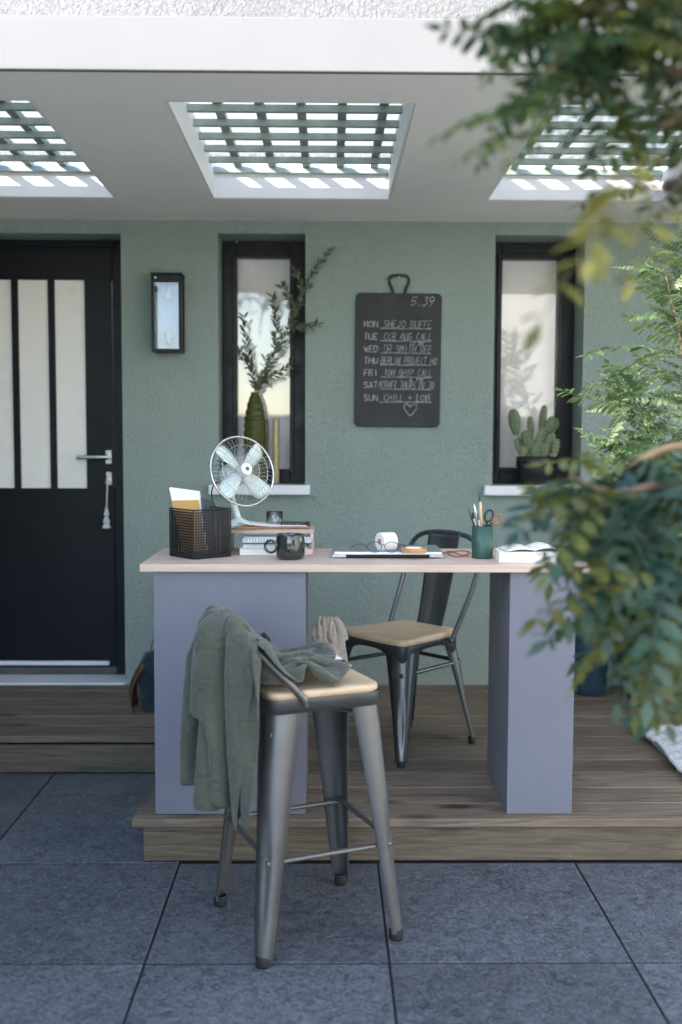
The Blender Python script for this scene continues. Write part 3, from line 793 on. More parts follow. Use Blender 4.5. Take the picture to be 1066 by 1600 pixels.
def write(txt, x, y_, h, w, lw=.0022, jit=.12, slant=.12):
    adv = w/max(1, len(txt)); cw = adv*.74
    for k, ch in enumerate(txt):
        if ch in FONT:
            for pl in FONT[ch].split('|'):
                pts = []
                for tk in pl.split():
                    u = ('abcde'.index(tk[0]))/4; v = int(tk[1])/6
                    u += rt.uniform(-jit, jit)*.5; v += rt.uniform(-jit, jit)*.4
                    pts.append((x+k*adv+u*cw+v*h*slant, y_+v*h))
                stroke(pts, lw)
def bp(px, py):      # board coordinates from the photograph
    q = Tb.inverted() @ PY(px, py, Yw-.018); return q.x, q.y
rows = [('MON', 'SHEJO BUFFE', 512, None), ('TUE', 'CCB AUG CALL', 531.5, '10 AM'), ('WED', 'DR SMITH OFF', 550.5, None), ('THU', 'BERLIN PROJECT HQ', 569, None),
        ('FRI', '10H SHIP CALL', 588, '6 PM'), ('SAT', '4CRAFT THURS OV 30', 607, None), ('SUN', 'CHILL + LOVE', 627, None)]
px1 = bp(600, 500)[0]-bp(599, 500)[0]
for dname, txt, yy, sub in rows:
    x, y_ = bp(569, yy-1); write(dname, x, y_, 9.5*px1, 23*px1, .0030, .08, .03)
    x0 = 594 if dname != 'SAT' else 590; long = len(txt) > 14
    x, y_ = bp(x0+(6 if not long else 1), yy); write(txt, x, y_+.001, 11*px1, (76 if not long else 88)*px1, .0021, .16)
    a, b2 = bp(594, yy+1), bp(674, yy+.5); stroke([(a[0]+(b2[0]-a[0])*k/6, a[1]+rt.uniform(-.001, .001)) for k in range(7)], .0024)
    if sub: x, y_ = bp(640, yy+8.5); write(sub, x, y_, 6.5*px1, 22*px1, .002, .15)
x, y_ = bp(642, 478); write('5.39', x, y_, 14*px1, 36*px1, .0025, .14, .25)
x, y_ = bp(641, 650); hs_ = 1.0*px1
stroke([(x+u*hs_, y_+v*hs_) for u, v in ((0, 0), (-6, 6), (-10, 12), (-9, 18), (-5, 19), (0, 14), (5, 19), (10, 18), (10, 12), (5, 5), (0, 0))], .0025)
me = chalk.mesh('chalk_writing', M_chalk, ORI[cb]); link(bpy.data.objects.new('chalk_writing', me), cb)['kind'] = 'stuff'

# key with tassels in the door lock
kx, ky = hx, yd-.022
key = thing('door_key', 'door key with three white tassels on a cord hanging from the lock', 'key', (kx, ky, kz))
MB().tube([(kx, yd-.0185, kz-.004), (kx, yd-.034, kz-.004)], .003, 8).build('key', M_steel, key)
rg_ = [(kx+.012*math.cos(a), yd-.031, kz-.016+.012*math.sin(a)) for a in (2*math.pi*k/16 for k in range(17))]
MB().tube(rg_, .0014, 6, False).build('key_ring', M_steel, key)
MB().tube(bez([(kx-.002, yd-.031, kz-.027), (kx-.006, yd-.028, kz-.09), (kx-.008, yd-.027, kz-.14)], 12), .004, 8).build('cord', M_beige, key)
for z0, r_ in ((kz-.135, .015), (kz-.168, .019), (kz-.195, .023)):
    m_ = MB(); n = 20
    m_.lathe([(.003, z0+.006), (.006, z0), (r_*.6, z0-.018), (r_, z0-.036), (r_*.85, z0-.038), (.002, z0-.034)], (kx-.009, yd-.027, 0), n)
    m_.build('tassel', M_wcloth, key)

# ================================================================== ON THE SILLS
SZ = 1.0725
def lathe_thing(name, label, cat, base, prof, mat, n=28, group=None, inner=None):
    t_ = thing(name, label, cat, base, group)
    MB().lathe(prof, base, n).build('body', mat, t_)
    return t_
vY = Yw+.055; vb = PY(399, 700, vY)
vase = thing('vase', 'tall ribbed olive green glass vase on the window sill', 'vase', (vb.x, vY, SZ))
prof = []; zt_ = PY(399, 613, vY).z-SZ
for k in range(61):
    t = k/60; r_ = float(np.interp(t, (0, .45, .72, .90, .955, 1), (.053, .055, .049, .033, .022, .0215)))
    prof.append((r_+.0026*math.sin(t*2*math.pi*13), .001+zt_*t))
prof = [(0, .001)]+prof+[(.017, zt_-.004)]+[(r_-.006, z) for r_, z in prof[::-1][2:58:4]]+[(0, .014)]
MB().lathe(prof, (vb.x, vY, SZ), 36).build('body', M_vase, vase)
for px_, py_, r_, mt, nm, lb in ((431, 652, .0165, M_bottle, 'ochre_bottle', 'slim ochre bottle on the sill beside the green vase'), (416, 655, .010, M_dbottle, 'dark_bottle', 'thin dark glass bottle between the vase and the ochre bottle')):
    yb = Yw+.10; q = PY(px_, py_, yb); h_ = q.z-SZ
    lathe_thing(nm, lb, 'bottle', (q.x, yb, SZ), [(0, .001), (r_*.9, .001), (r_, .006), (r_, h_*.93), (r_*.8, h_*.975), (r_*.45, h_*.99), (r_*.4, h_), (0, h_)], mt, 16)
# olive branches
def leaf_pts(base, d, nrm, L, w, curl=.15):
    d = d.normalized(); sd = d.cross(nrm).normalized(); up = sd.cross(d)
    pt = lambda t, k: base+d*(L*t)+sd*(w*k)-up*(curl*L*t*t)+up*(abs(k)*w*.3)
    return [pt(0, 0), pt(.3, .42), pt(.65, .40), pt(1, 0), pt(.65, -.40), pt(.3, -.42), pt(.3, 0), pt(.65, 0)], \
           [(0, 1, 6), (0, 6, 5), (1, 2, 7, 6), (6, 7, 4, 5), (2, 3, 7), (7, 3, 4)]
ro = random.Random(3)
def olive(label, lines, group=None):
    base = PY(*lines[0][0][:2], vY)
    base = Vector((vb.x, vY, SZ+.04))
    t_ = thing('olive_branch', label, 'branch', tuple(base))
    tw = MB(); lv = MB()
    for li, ln in enumerate(lines):
        pts = [PY(x, y_, Y) for x, y_, Y in ln]
        if li == 0: pts = [base]+pts
        pts = bez(pts, 22); r0 = .0028 if li == 0 else .0017
        tw.tube(pts, [r0*(1-.7*i/(len(pts)-1)) for i in range(len(pts))], 6)
        tot = 0; side = 1
        for i in range(1, len(pts)):
            if li == 0 and pts[i].z < SZ+zt_+.02: continue
            tg = (pts[i]-pts[i-1]); L_ = tg.length; tg.normalize()
            nl = max(1, round(L_/.0055))
            for k in range(nl):
                p = pts[i-1].lerp(pts[i], k/nl); ang = ro.uniform(0, 6.28)
                rv = Vector((math.cos(ang), ro.uniform(-.8, .8), math.sin(ang)))
                sd = (rv-tg*rv.dot(tg)).normalized()
                d = tg*ro.uniform(.5, 1.0)+sd*ro.uniform(.5, .9)
                nr = Vector((ro.uniform(-1, 1), ro.uniform(-1.6, -.2), ro.uniform(-.3, 1)))
                lv.add(*leaf_pts(p, d, nr, ro.uniform(.026, .044), ro.uniform(.009, .013)), True)
    tw.build('twig', M_bark2, t_); l = lv.build('leaves', M_olive, t_); l['kind'] = 'stuff'
olive('olive sprig leaning left out of the green vase', [[(398, 612, vY), (392, 572, vY), (384, 530, vY-.01), (380, 492, vY-.01)], [(394, 580, vY), (380, 560, vY-.02), (374, 542, vY-.03)]])
olive('long forked olive branch reaching right from the vase across the window frame', [[(401, 612, vY), (420, 572, vY), (447, 520, vY-.04), (474, 460, vY-.09), (495, 420, vY-.11), (516, 388, vY-.13)],
      [(452, 512, vY-.05), (478, 512, vY-.10), (500, 504, vY-.13)], [(430, 552, vY-.02), (432, 500, vY-.02), (426, 462, vY-.02)], [(462, 486, vY-.06), (446, 455, vY-.06), (440, 446, vY-.06)], [(476, 458, vY-.09), (464, 432, vY-.10), (462, 420, vY-.1)]])
olive('short olive sprig hanging low over the right of the vase', [[(403, 612, vY), (420, 590, vY-.03), (445, 577, vY-.05), (458, 566, vY-.06)], [(405, 606, vY), (412, 580, vY-.04), (416, 556, vY-.05)]])

# cactus
cY = Yw+.06; cb_ = PY(835, 757, cY); ct = PY(835, 713, cY)
cac = thing('potted_cactus', 'prickly pear cactus in a black plastic pot on the window sill', 'cactus', (cb_.x, cY, SZ))
hp_ = ct.z-SZ; r1 = (PY(864, 713, cY).x-PY(806, 713, cY).x)/2
MB().lathe([(0, .001), (r1*.78, .001), (r1*.93, hp_*.62), (r1*.93, hp_*.64), (r1, hp_*.66), (r1, hp_), (r1*.93, hp_), (r1*.90, hp_*.86)], (cb_.x, cY, SZ), 32).build('pot', M_blackp, cac)
MB().lathe([(r1*.92, hp_*.88), (0, hp_*.92)], (cb_.x, cY, SZ), 24).build('soil', M_soil, cac)
rc = random.Random(8)
for x, y_, w, h, an, dy in ((804, 660, 21, 42, -8, 0), (813, 699, 19, 34, -22, -.01), (827, 693, 21, 44, -22, -.03), (829, 672, 12, 44, -3, .02), (848, 655, 14, 44, 7, .02), (843, 692, 19, 52, 14, -.02),
                            (861, 665, 26, 28, 30, 0), (858, 694, 20, 44, 8, .01), (848, 706, 18, 26, 0, -.045), (818, 708, 16, 24, 10, -.03), (836, 707, 16, 26, -6, -.05), (868, 700, 13, 28, 10, -.02)):
    c = PY(x, y_, cY+dy); k = cY/FPX
    A = Matrix.Translation(c) @ Matrix.Rotation(rad(an), 4, 'Y') @ Matrix.Rotation(rad(rc.uniform(-35, 35)), 4, 'Z')
    m_ = MB(); nu, nv = 14, 16
    def sp(u, v, inf=1.0):
        th = math.pi*u/nu; a = 2*math.pi*v/nv; rr = math.sin(th)**.8
        zz = -math.cos(th); taper = .82+.25*zz*.5
        return Vector((w/2*k*inf*rr*math.cos(a)*taper*1.1, w/2*k*.42*inf*rr*math.sin(a), h/2*k*inf*zz))
    rings = [[A @ sp(u, v) for v in range(nv)] for u in range(nu+1)]
    m_.loft(rings, True, True, False)
    pad = m_.build('pad', M_cactus, cac)
    s_ = MB()
    for u in range(2, nu-1, 2):
        for v in range(0, nv, 2):
            p = A @ sp(u, v+(u//2 % 2)); q = A @ sp(u, v+(u//2 % 2), 1.0)
            nrm = (p-c).normalized()
            for e_ in range(2):
                d = (nrm+Vector((rc.uniform(-.5, .5), rc.uniform(-.5, .5), rc.uniform(-.5, .5)))).normalized()*.008
                sd = d.cross(Vector((0, 1, .3))).normalized()*.0007
                s_.add([p+sd, p-sd, p+d], [(0, 1, 2)])
    o_ = s_.build('spines', M_thorn, pad); o_['kind'] = 'stuff'

# ================================================================== ON THE DESK
def on_desk(px, py): return PZ(px, py, ZT)
Z1 = ZT+.0008
def rot_at(c, a, z=Z1): return Matrix.Translation((c[0], c[1], z)) @ Matrix.Rotation(rad(a), 4, 'Z')
# wooden riser box at the back
RX0, RX1, RY0, RY1, RZ = -.33, PY(491, 840, 3.42).x, 3.375, 3.515, ZT+.078
riser = thing('desk_riser', 'pale wooden desk riser carrying the fan at the back of the desk', 'riser', ((RX0+RX1)/2, 3.44, ZT))
MB().box((RX0, RY0, RZ-.014), (RX1, RY1, RZ)).build('shelf', M_oak, riser, bevel=.0015)
MB().box((RX0, RY0+.002, Z1), (RX0+.010, RY1-.002, RZ-.0142)).build('side_panel', M_oak, riser, bevel=.0015)
MB().box((RX1-.012, RY0+.002, Z1), (RX1-.002, RY1-.002, RZ-.0142)).build('side_panel', M_oak, riser, bevel=.0015)
# wire basket
bb = on_desk(320, 874); Tk = rot_at((bb.x, bb.y+.088), 38); hb, side = .152, .069
Tk = rot_at((PZ(319, 864, ZT).x, bb.y+.083), 40)
bas = thing('wire_basket', 'black wire mesh basket holding papers at the corner of the desk', 'basket', tuple(Tk.translation))
for k in range(4):
    A = Tk @ Matrix.Rotation(rad(90*k), 4, 'Z'); m_ = MB(); n = 15
    for i in range(1, n): 
        x = -side+2*side*i/n; m_.box((x-.0022, -side-.0006, .004), (x+.0022, -side+.0006, hb-.004), A)
    nz = 18
    for i in range(1, nz): z = hb*i/nz; m_.box((-side, -side-.0012, z-.0019), (side, -side-.0002, z+.0019), A)
    m_.build('mesh_panel', M_wire, bas)['kind'] = 'stuff'
m_ = MB(); cs = [(-side, -side), (side, -side), (side, side), (-side, side)]
for z in (.003, hb): m_.tube([Tk @ Vector((*c, z)) for c in cs+cs[:2]], .0026, 6)
m_.build('rim', M_wire, bas)
for c in cs: MB().tube([Tk @ Vector((*c, .002)), Tk @ Vector((*c, hb))], .0024, 6).build('corner_wire', M_wire, bas)
MB().box((-side, -side, .001), (side, side, .003), Tk).build('base', M_wire, bas)
# folder standing in the basket
def pt_plate(quad, th, nrm):
    n_ = Vector(nrm).normalized()*th
    return MB().add([Vector(p) for p in quad]+[Vector(p)+n_ for p in quad], [(0, 1, 2, 3), (7, 6, 5, 4), (0, 4, 5, 1), (1, 5, 6, 2), (2, 6, 7, 3), (3, 7, 4, 0)])
fc = Tk.translation
f0 = thing('paper_folder', 'white paper folder with an ochre lower half standing in the wire basket', 'folder', (fc.x, fc.y, ZT+.004))
yf_ = fc.y-.02
yf_ = fc.y
q = [PY(287, 862, yf_-.005), PY(322, 862, yf_+.02), PY(309, 768, yf_+.035), PY(264, 762, yf_+.01)]
pt_plate(q, .012, (.5, .85, .1)).build('cover', M_paper, f0, bevel=.001)
q2 = [a.lerp(b_, t_) for a, b_, t_ in ((q[0], q[3], 0), (q[1], q[2], 0), (q[1], q[2], .86), (q[0], q[3], .80))]
q2 = [p+Vector((-.0008, -.0022, 0)) for p in q2]
pt_plate([q2[0], q2[1], q2[2], q2[3]], .0012, (.5, .85, .1)).build('band', M_kraft, f0)
f1 = thing('tablet', 'slim grey tablet with rounded corners leaning in the wire basket', 'tablet', (fc.x+.04, fc.y, ZT+.004))
q = [PY(318, 860, yf_+.03), PY(336, 860, yf_+.09), PY(330, 783, yf_+.09), PY(314, 777, yf_+.035)]
pt_plate(q, .007, (.8, -.3, .1)).build('case', M_slate, f1, bevel=.003)
# notebooks in front of the riser
rb = random.Random(6)
zz = Z1
for i, (w, d, h, mt, lb) in enumerate(((.215, .135, .020, M_paperw, 'thick cream notebook at the bottom of the stack by the wire basket'), (.20, .125, .011, M_paper, 'white notebook in the middle of the stack by the wire basket'))):
    T_ = rot_at((-.175, 3.365), -1+3*i, zz); t_ = thing('notebook', lb, 'notebook', tuple(T_.translation), 'notebooks stacked on the desk')
    MB().box((-w/2, -d/2, 0), (w/2, d/2, h), T_).build('page_block', mt, t_, bevel=.0008)
    MB().box((-w/2-.002, -d/2-.002, h+.0003), (w/2+.002, d/2+.002, h+.0022), T_).build('cover', M_paper, t_, bevel=.0006)
    zz += h+.0032
T_ = rot_at((-.165, 3.362), 1, zz); sp_nb = thing('spiral_notebook', 'wire-bound notebook with a black edge on top of the notebook stack', 'notebook', tuple(T_.translation), 'notebooks stacked on the desk')
MB().box((-.112, -.07, 0), (.112, .07, .003), T_).build('back_cover', M_blackp, sp_nb)
MB().box((-.11, -.068, .0033), (.11, .068, .014), T_).build('page_block', M_paper, sp_nb)
for k in range(24):
    cx_ = -.105+.21*k/23
    rr_ = [T_ @ Vector((cx_+.001*math.sin(a), -.070+.009*math.cos(a), .0085+.009*math.sin(a))) for a in (2*math.pi*j/10 for j in range(11))]
    MB().tube(rr_, .0011, 5, False).build('binding_ring', M_chrome, sp_nb)
zz += .019
# loose things on the riser
T_ = Matrix.Translation((-.185, 3.425, RZ+.001)) @ Matrix.Rotation(rad(6), 4, 'Z')
env = thing('leather_folder', 'thin tan leather folder lying on the desk riser under a sheet of paper', 'folder', tuple(T_.translation))
MB().box((-.125, -.05, 0), (.12, .05, .008), T_).build('cover', M_brown, env, bevel=.002)
def sheet(name, label, T, w, d, curl, mat, z0=0, n=14):
    t_ = MB(); R_ = []
    for i in range(n+1):
        u = i/n; R_.append([T @ Vector((-w/2+w*u, -d/2+d*v/4, z0+curl(u, v/4))) for v in range(5)])
    t_.loft(R_, False, True, False); o = t_.build(name, mat, None, origin=tuple(T.translation))
    md = o.modifiers.new('solid', 'SOLIDIFY'); md.thickness = .0008; md.offset = 1
    return tag(o, label, 'paper')
T2 = T_ @ Matrix.Translation((.0, 0, .009))
sheet('paper_sheet', 'curling white paper sheet on the tan folder below the fan', T2, .22, .10, lambda u, v: .0004+.012*max(0, .5-u)**2*4+.010*max(0, v-.3)**2, M_paper)
# fan
FY = 3.44; fb = Vector((PY(373, 800, FY).x, FY, RZ+.020)); hub = PY(379, 736, FY-.055)
fan = thing('desk_fan', 'retro desk fan with mint blades inside a round chrome wire guard', 'fan', (fb.x, fb.y, RZ+.001))
ax = Vector((.55, -.82, .26)).normalized()
q_ = ax.to_track_quat('Z', 'Y').to_matrix().to_4x4(); Tf = Matrix.Translation(hub) @ q_
Rf = .116
def ring3(r, z, n=48): return [Tf @ Vector((r*math.cos(2*math.pi*k/n), r*math.sin(2*math.pi*k/n), z)) for k in range(n+1)]
MB().tube(ring3(Rf, 0), .0036, 8, False).build('guard_rim', M_chrome, fan)
def dome(r): return .030*(1-(r/Rf)**2)**.5 if r < Rf else 0
gd = MB()
for k in range(44):
    a = 2*math.pi*k/44
    gd.tube([Tf @ Vector((r*math.cos(a+.25*(1-r/Rf)), r*math.sin(a+.25*(1-r/Rf)), dome(r))) for r in (Rf, Rf*.85, Rf*.6, Rf*.35, .018)], .0007, 4, False)
    gd.tube([Tf @ Vector((r*math.cos(a), r*math.sin(a), -1.5*dome(r))) for r in (Rf, Rf*.85, Rf*.55, .03)], .0007, 4, False)
for r in (Rf*.72, Rf*.42): gd.tube(ring3(r, dome(r), 32), .0009, 4, False)
gd.build('wire_guard', M_chrome, fan)['kind'] = 'stuff'
MB().lathe([(.0, .0345), (.008, .0345), (.018, .033), (.021, .028), (.021, .022), (0, .020)], (0, 0, 0), 24, Tf).build('badge', M_paper, fan)
MB().lathe([(.0, .0358), (.006, .0358), (.007, .0346)], (0, 0, 0), 16, Tf).build('badge_dot', M_gund, fan)
MB().lathe([(0, .018), (.016, .016), (.021, .006), (.021, -.016), (0, -.018)], (0, 0, 0), 20, Tf).build('blade_hub', M_mint, fan)
for k in range(4):
    A = Tf @ Matrix.Rotation(rad(90*k+38), 4, 'Z'); R_ = []
    for i in range(9):
        t = i/8; r = .017+.094*t; w = .012+.0155*math.sin(math.pi*min(1, t*.62+.05)); w *= (1 if t < .92 else .72)
        R_.append([A @ Vector((r, v*w+.010*t, v*w*.42-.004*v*v)) for v in (-1, -.5, 0, .5, 1)])
    o = MB().loft(R_, False, True, False).build('blade', M_mint, fan); md = o.modifiers.new('solid', 'SOLIDIFY'); md.thickness = .0015
MB().lathe([(0, -.036), (.030, -.038), (.042, -.055), (.042, -.085), (.028, -.105), (0, -.112)], (0, 0, 0), 24, Tf).build('motor_housing', M_mint, fan)
mc = Tf @ Vector((0, 0, -.075))
MB().tube(bez([mc+Vector((0, 0, -.03)), Vector((mc.x, mc.y, mc.z-.07)), Vector((fb.x, mc.y, RZ+.022))], 10), [.012]*5+[.011]*6, 12).build('neck', M_mint, fan)
MB().lathe([(0, .0012), (.052, .0012), (.054, .008), (.044, .018), (.016, .028), (.012, .034), (0, .034)], (fb.x, mc.y, RZ), 28).build('base', M_mint, fan)
cd = [PY(338, 790, 3.5), PY(331, 775, 3.49), PY(331, 758, 3.48), PY(345, 750, 3.47), mc+Vector((-.03, .01, .0))]
cd = [Vector((mc.x-.05, mc.y+.02, RZ+.004)), PY(340, 800, 3.49), PY(332, 782, 3.49), PY(332, 763, 3.49), mc+Vector((-.038, .0, -.005))]
MB().tube(bez(cd, 24), .0024, 6).build('power_cord', M_blackp, fan)
# tumbler and black case on the riser
tc_ = PY(429, 800, 3.46)
tum = thing('tumbler', 'clear glass tumbler standing on the desk riser right of the fan', 'glass', (tc_.x, 3.46, RZ+.001))
MB().lathe([(0, 0), (.024, 0), (.0265, .004), (.028, .052), (.0265, .052), (.025, .006), (0, .005)], (tc_.x, 3.46, RZ+.001), 28).build('body', M_tumbler, tum)
k0 = PY(444, 812, 3.42)
T_ = Matrix.Translation((PY(461, 815, 3.42).x, 3.425, RZ+.0008)) @ Matrix.Rotation(rad(-4), 4, 'Z')
pc = thing('pencil_case', 'narrow black case with white markings lying on the desk riser', 'case', tuple(T_.translation))
MB().box((-.047, -.016, 0), (.047, .016, .020), T_).build('body', M_blackp, pc, bevel=.004)
MB().box((.034, -.017, -.0001), (.0488, .017, .0205), T_).build('cap', M_rubber, pc, bevel=.003)
cm = MB(); rt = random.Random(2)
_tb = Tb; Tb = T_ @ Matrix.Translation((0, -.0164, 0)) @ Matrix.Rotation(math.pi/2, 4, 'X') @ Matrix.Translation((0, 0, -.0161)); _ch = chalk; chalk = cm
write('I-II-II', -.040, .0065, .008, .06, .0013, .02, 0)
Tb = _tb; chalk = _ch
cm.build('marking', M_paper, pc)['kind'] = 'stuff'
# letter, mug, eraser
lt = on_desk(405, 866)
sheet('letter', 'folded white letter lying at the front of the desk beside the dark mug', rot_at((lt.x, lt.y+.02), 14), .115, .075, lambda u, v: .0005+.014*max(0, u-.45)**2*3, M_paper)
mgp = on_desk(453, 876); mg = (mgp.x, mgp.y+.045)
mug = thing('mug', 'glossy dark green mug with a round ring handle on the desk', 'mug', (*mg, ZT))
rm = .0455
MB().lathe([(0, .001), (.036, .001), (.043, .006), (rm, .016), (rm, .060), (.0425, .074), (.041, .079), (.0385, .079), (.040, .070), (.042, .058), (.042, .012), (0, .008)], (*mg, ZT), 40).build('body', M_mug, mug)
hc = Vector((mg[0]-rm-.014, mg[1]-.02, ZT+.041))
MB().tube([hc+Vector((.0185*math.cos(a), -.006*math.cos(a), .0185*math.sin(a))) for a in (2*math.pi*k/28 for k in range(29))], .0040, 8, False).build('handle', M_mug, mug)
ep = PY(480, 850, 3.30)
er = MB().box((-.014, -.012, 0), (.014, .012, .020), rot_at((ep.x+.002, 3.31), 20)).build('eraser', M_pink, None, bevel=.004, origin=(ep.x, 3.31, ZT))
tag(er, 'small pink eraser block behind the dark mug', 'eraser')
# laptop
LA = on_desk(519, 873); LB = on_desk(691, 871)
lw_ = LB.x-LA.x; T_ = rot_at(((LA.x+LB.x)/2, LA.y+.112), 0)
lap = thing('laptop', 'closed silver laptop lying at the middle of the desk', 'laptop', tuple(T_.translation))
poly = rrect(lw_, .212, .012, 5)
m_ = MB(); m_.loft([[T_ @ Vector((p[0]*k, p[1]*k, z)) for p in poly] for k, z in ((.97, .001), (.995, .003), (.995, .0118))]); m_.build('base', M_blackp, lap)
m_ = MB()
m_.loft([[T_ @ Vector((p[0]*k, p[1]*k, z)) for p in poly] for k, z in ((1.0, .0122), (1.0, .0175), (.992, .0205), (.975, .0212))], True, True, True); m_.build('lid', M_silver, lap)
for sx in (-1, 1): MB().box((sx*(lw_/2-.022)-.022, -.1070, .0022), (sx*(lw_/2-.022)+.022, -.1015, .0120), T_).build('corner', M_silver, lap, bevel=.002)
LZ = ZT+.0225
# paper roll, spectacles, tape, leather cord
rc_ = PY(604, 845, 3.24); rr = .029
T_ = Matrix.Translation((rc_.x, 3.245, LZ+rr)) @ Matrix.Rotation(rad(-62), 4, 'Z') @ Matrix.Rotation(math.pi/2, 4, 'X')
roll = thing('paper_roll', 'white paper roll lying on its side on the laptop', 'paper roll', (rc_.x, 3.245, LZ))
MB().lathe([(.010, -.025), (rr, -.025), (rr, .025), (.010, .025), (.010, -.025)], (0, 0, 0), 36, T_, True).build('paper', M_paper, roll, bevel=.0005)
MB().lathe([(.0085, -.0255), (.0098, -.0255), (.0098, .0255), (.0085, .0255), (.0085, -.0255)], (0, 0, 0), 20, T_).build('core', M_kraft, roll)
tp = PY(647, 862, 3.21)
tr_ = thing('tape_roll', 'tan roll of tape lying flat on the laptop', 'tape', (tp.x, 3.215, LZ))
MB().lathe([(.027, .0005), (.041, .0005), (.041, .0125), (.027, .0125), (.027, .0005)], (tp.x, 3.215, LZ), 40).build('tape', M_tape, tr_, bevel=.0004)
MB().lathe([(.025, .0002), (.0268, .0002), (.0268, .0130), (.025, .0130), (.025, .0002)], (tp.x, 3.215, LZ), 32).build('core', M_paper, tr_)
gl = thing('spectacles', 'thin framed dark spectacles folded open on the laptop before the paper roll', 'glasses', (PY(590, 855, 3.19).x, 3.19, LZ))
gx = PY(588, 852, 3.185).x
for k, x in enumerate((gx-.005, gx+.048)):
    ring_ = [(x+.022*math.cos(a), 3.178-.003*math.sin(a), LZ+.0185+.0165*math.sin(a)) for a in (2*math.pi*j/24 for j in range(25))]
    rm_ = MB().tube(ring_, .0014, 6, False).build('rim', M_gund, gl)
    MB().add([Vector(p) for p in ring_[:-1]], [tuple(range(24))]).build('lens', M_tumbler, rm_)
MB().tube(bez([(gx+.016, 3.178, LZ+.022), (gx+.0215, 3.176, LZ+.026), (gx+.027, 3.178, LZ+.022)], 8), .0012, 6).build('bridge', M_gund, gl)
for x, dx in ((gx-.026, -.05), (gx+.069, .03)):
    MB().tube(bez([(x, 3.178, LZ+.022), (x+dx*.5, 3.24, LZ+.022), (x+dx, 3.285, LZ+.006)], 12), .0012, 6).build('temple', M_gund, gl)
cd = [PZ(690, 866, ZT+.002), PZ(705, 862, ZT+.002), PZ(722, 868, ZT+.002), PZ(735, 864, ZT+.002), PZ(720, 861, ZT+.002), PZ(700, 865, ZT+.003), PZ(712, 870, ZT+.003), PZ(733, 869, ZT+.002)]
m_ = MB().tube([p+Vector((0, 0, .0012)) for p in bez(cd, 60)], .0019, 6).build('leather_cord', M_brown, None, origin=tuple(cd[0]))
tag(m_, 'loose brown leather cord between the laptop and the pen cup', 'lace')
# pen cup
pcx = on_desk(756, 874); cp = (pcx.x, pcx.y+.033)
cup = thing('pen_cup', 'dark green metal cup holding pens and scissors', 'cup', (*cp, ZT))
MB().lathe([(0, .001), (.0325, .001), (.0335, .003), (.0335, .103), (.032, .103), (.0315, .005), (0, .005)], (*cp, ZT), 36).build('body', M_cup, cup)
def stick(name, label, cat, a, tip, r, mat, tipmat=None, flat=1.0, ratio=.85):
    t_ = thing(name, label, cat, (cp[0]+a[0], cp[1]+a[1], ZT+.006)); p0 = Vector((cp[0]+a[0], cp[1]+a[1], ZT+.008)); p1 = PY(*tip)
    MB().tube([p0, p0.lerp(p1, ratio)], r, 8, flat=flat).build('shaft', mat, t_)
    MB().tube([p0.lerp(p1, ratio-.005), p0.lerp(p1, .97), p1], [r*1.02, r*.8, r*.25], 8, flat=flat).build('tip', tipmat or mat, t_)
Yc = cp[1]
stick('wooden_ruler', 'flat wooden stick standing tallest in the green pen cup', 'stick', (.002, .012), (750, 772, Yc+.016), .0048, M_pencil, M_cup, 1, .88)
stick('pencil', 'thin dark pencil leaning left in the green pen cup', 'pencil', (.008, -.004), (732, 795, Yc-.014), .0030, M_blackp, M_gund)
stick('pencil', 'grey pencil standing beside the wooden stick in the cup', 'pencil', (.004, -.012), (741, 788, Yc-.012), .0034, M_steel, M_paper)
stick('pen', 'white pen upright at the left of the green pen cup', 'pen', (-.004, .0), (738, 800, Yc), .0040, M_paper, M_blackp)
stick('paint_brush', 'short metal brush standing in front of the wooden stick', 'brush', (-.002, -.014), (747, 802, Yc-.018), .0036, M_chrome, M_gund)
sc_ = thing('scissors', 'scissors with dark ringed handles sticking out of the green pen cup', 'scissors', (cp[0]+.01, cp[1], ZT+.006))
s0 = Vector((cp[0]+.006, cp[1]-.004, ZT+.012)); pv = PY(761, 822, Yc-.006)
for (cx_, cy_, rx_, rz_, an) in ((764, 806, .0125, .0185, 20), (777, 812, .0125, .0165, 55)):
    c = PY(cx_, cy_, Yc-.010); A = Matrix.Translation(c) @ Matrix.Rotation(rad(an), 4, 'Y')
    h_ = MB().tube([A @ Vector((rx_*math.cos(a), 0, rz_*math.sin(a))) for a in (2*math.pi*k/24 for k in range(25))], .0034, 8, False).build('handle', M_brown if an > 50 else M_blackp, sc_)
    lo_ = A @ Vector((0, 0, -rz_)); MB().tube([lo_, pv], .0032, 8).build('shank', M_blackp, h_)
    MB().tube([pv, s0], [.0045, .0015], 6, flat=.3).build('blade', M_steel, sc_)
# books at the right end
for k, (x0, x1, lb) in enumerate(((782, 852, 'thick white paperback lying at the right end of the desk'), (853, 893, 'small white book butted against the thick paperback'))):
    a = on_desk(x0, 880); c = on_desk(x1, 880); w = c.x-a.x; T_ = rot_at(((a.x+c.x)/2, a.y+.062+.0*k), -3 if k == 0 else -1)
    bk = thing('book', lb, 'book', tuple(T_.translation), 'white books on the desk')
    MB().box((-w/2+.001, -.056, .0022), (w/2-.002, .056, .030), T_).build('page_block', M_paper, bk, bevel=.001)
    MB().box((-w/2, -.058, 0), (w/2-.001, .058, .002), T_).build('cover', M_paperw, bk); MB().box((-w/2, -.058, .0302), (w/2-.001, .058, .0322), T_).build('cover', M_paper, bk)
a = on_desk(835, 880); T_ = rot_at((a.x, a.y+.062), 6, ZT+.0335)
mag = thing('open_booklet', 'open booklet with curling pages lying on top of the white books', 'booklet', tuple(T_.translation))
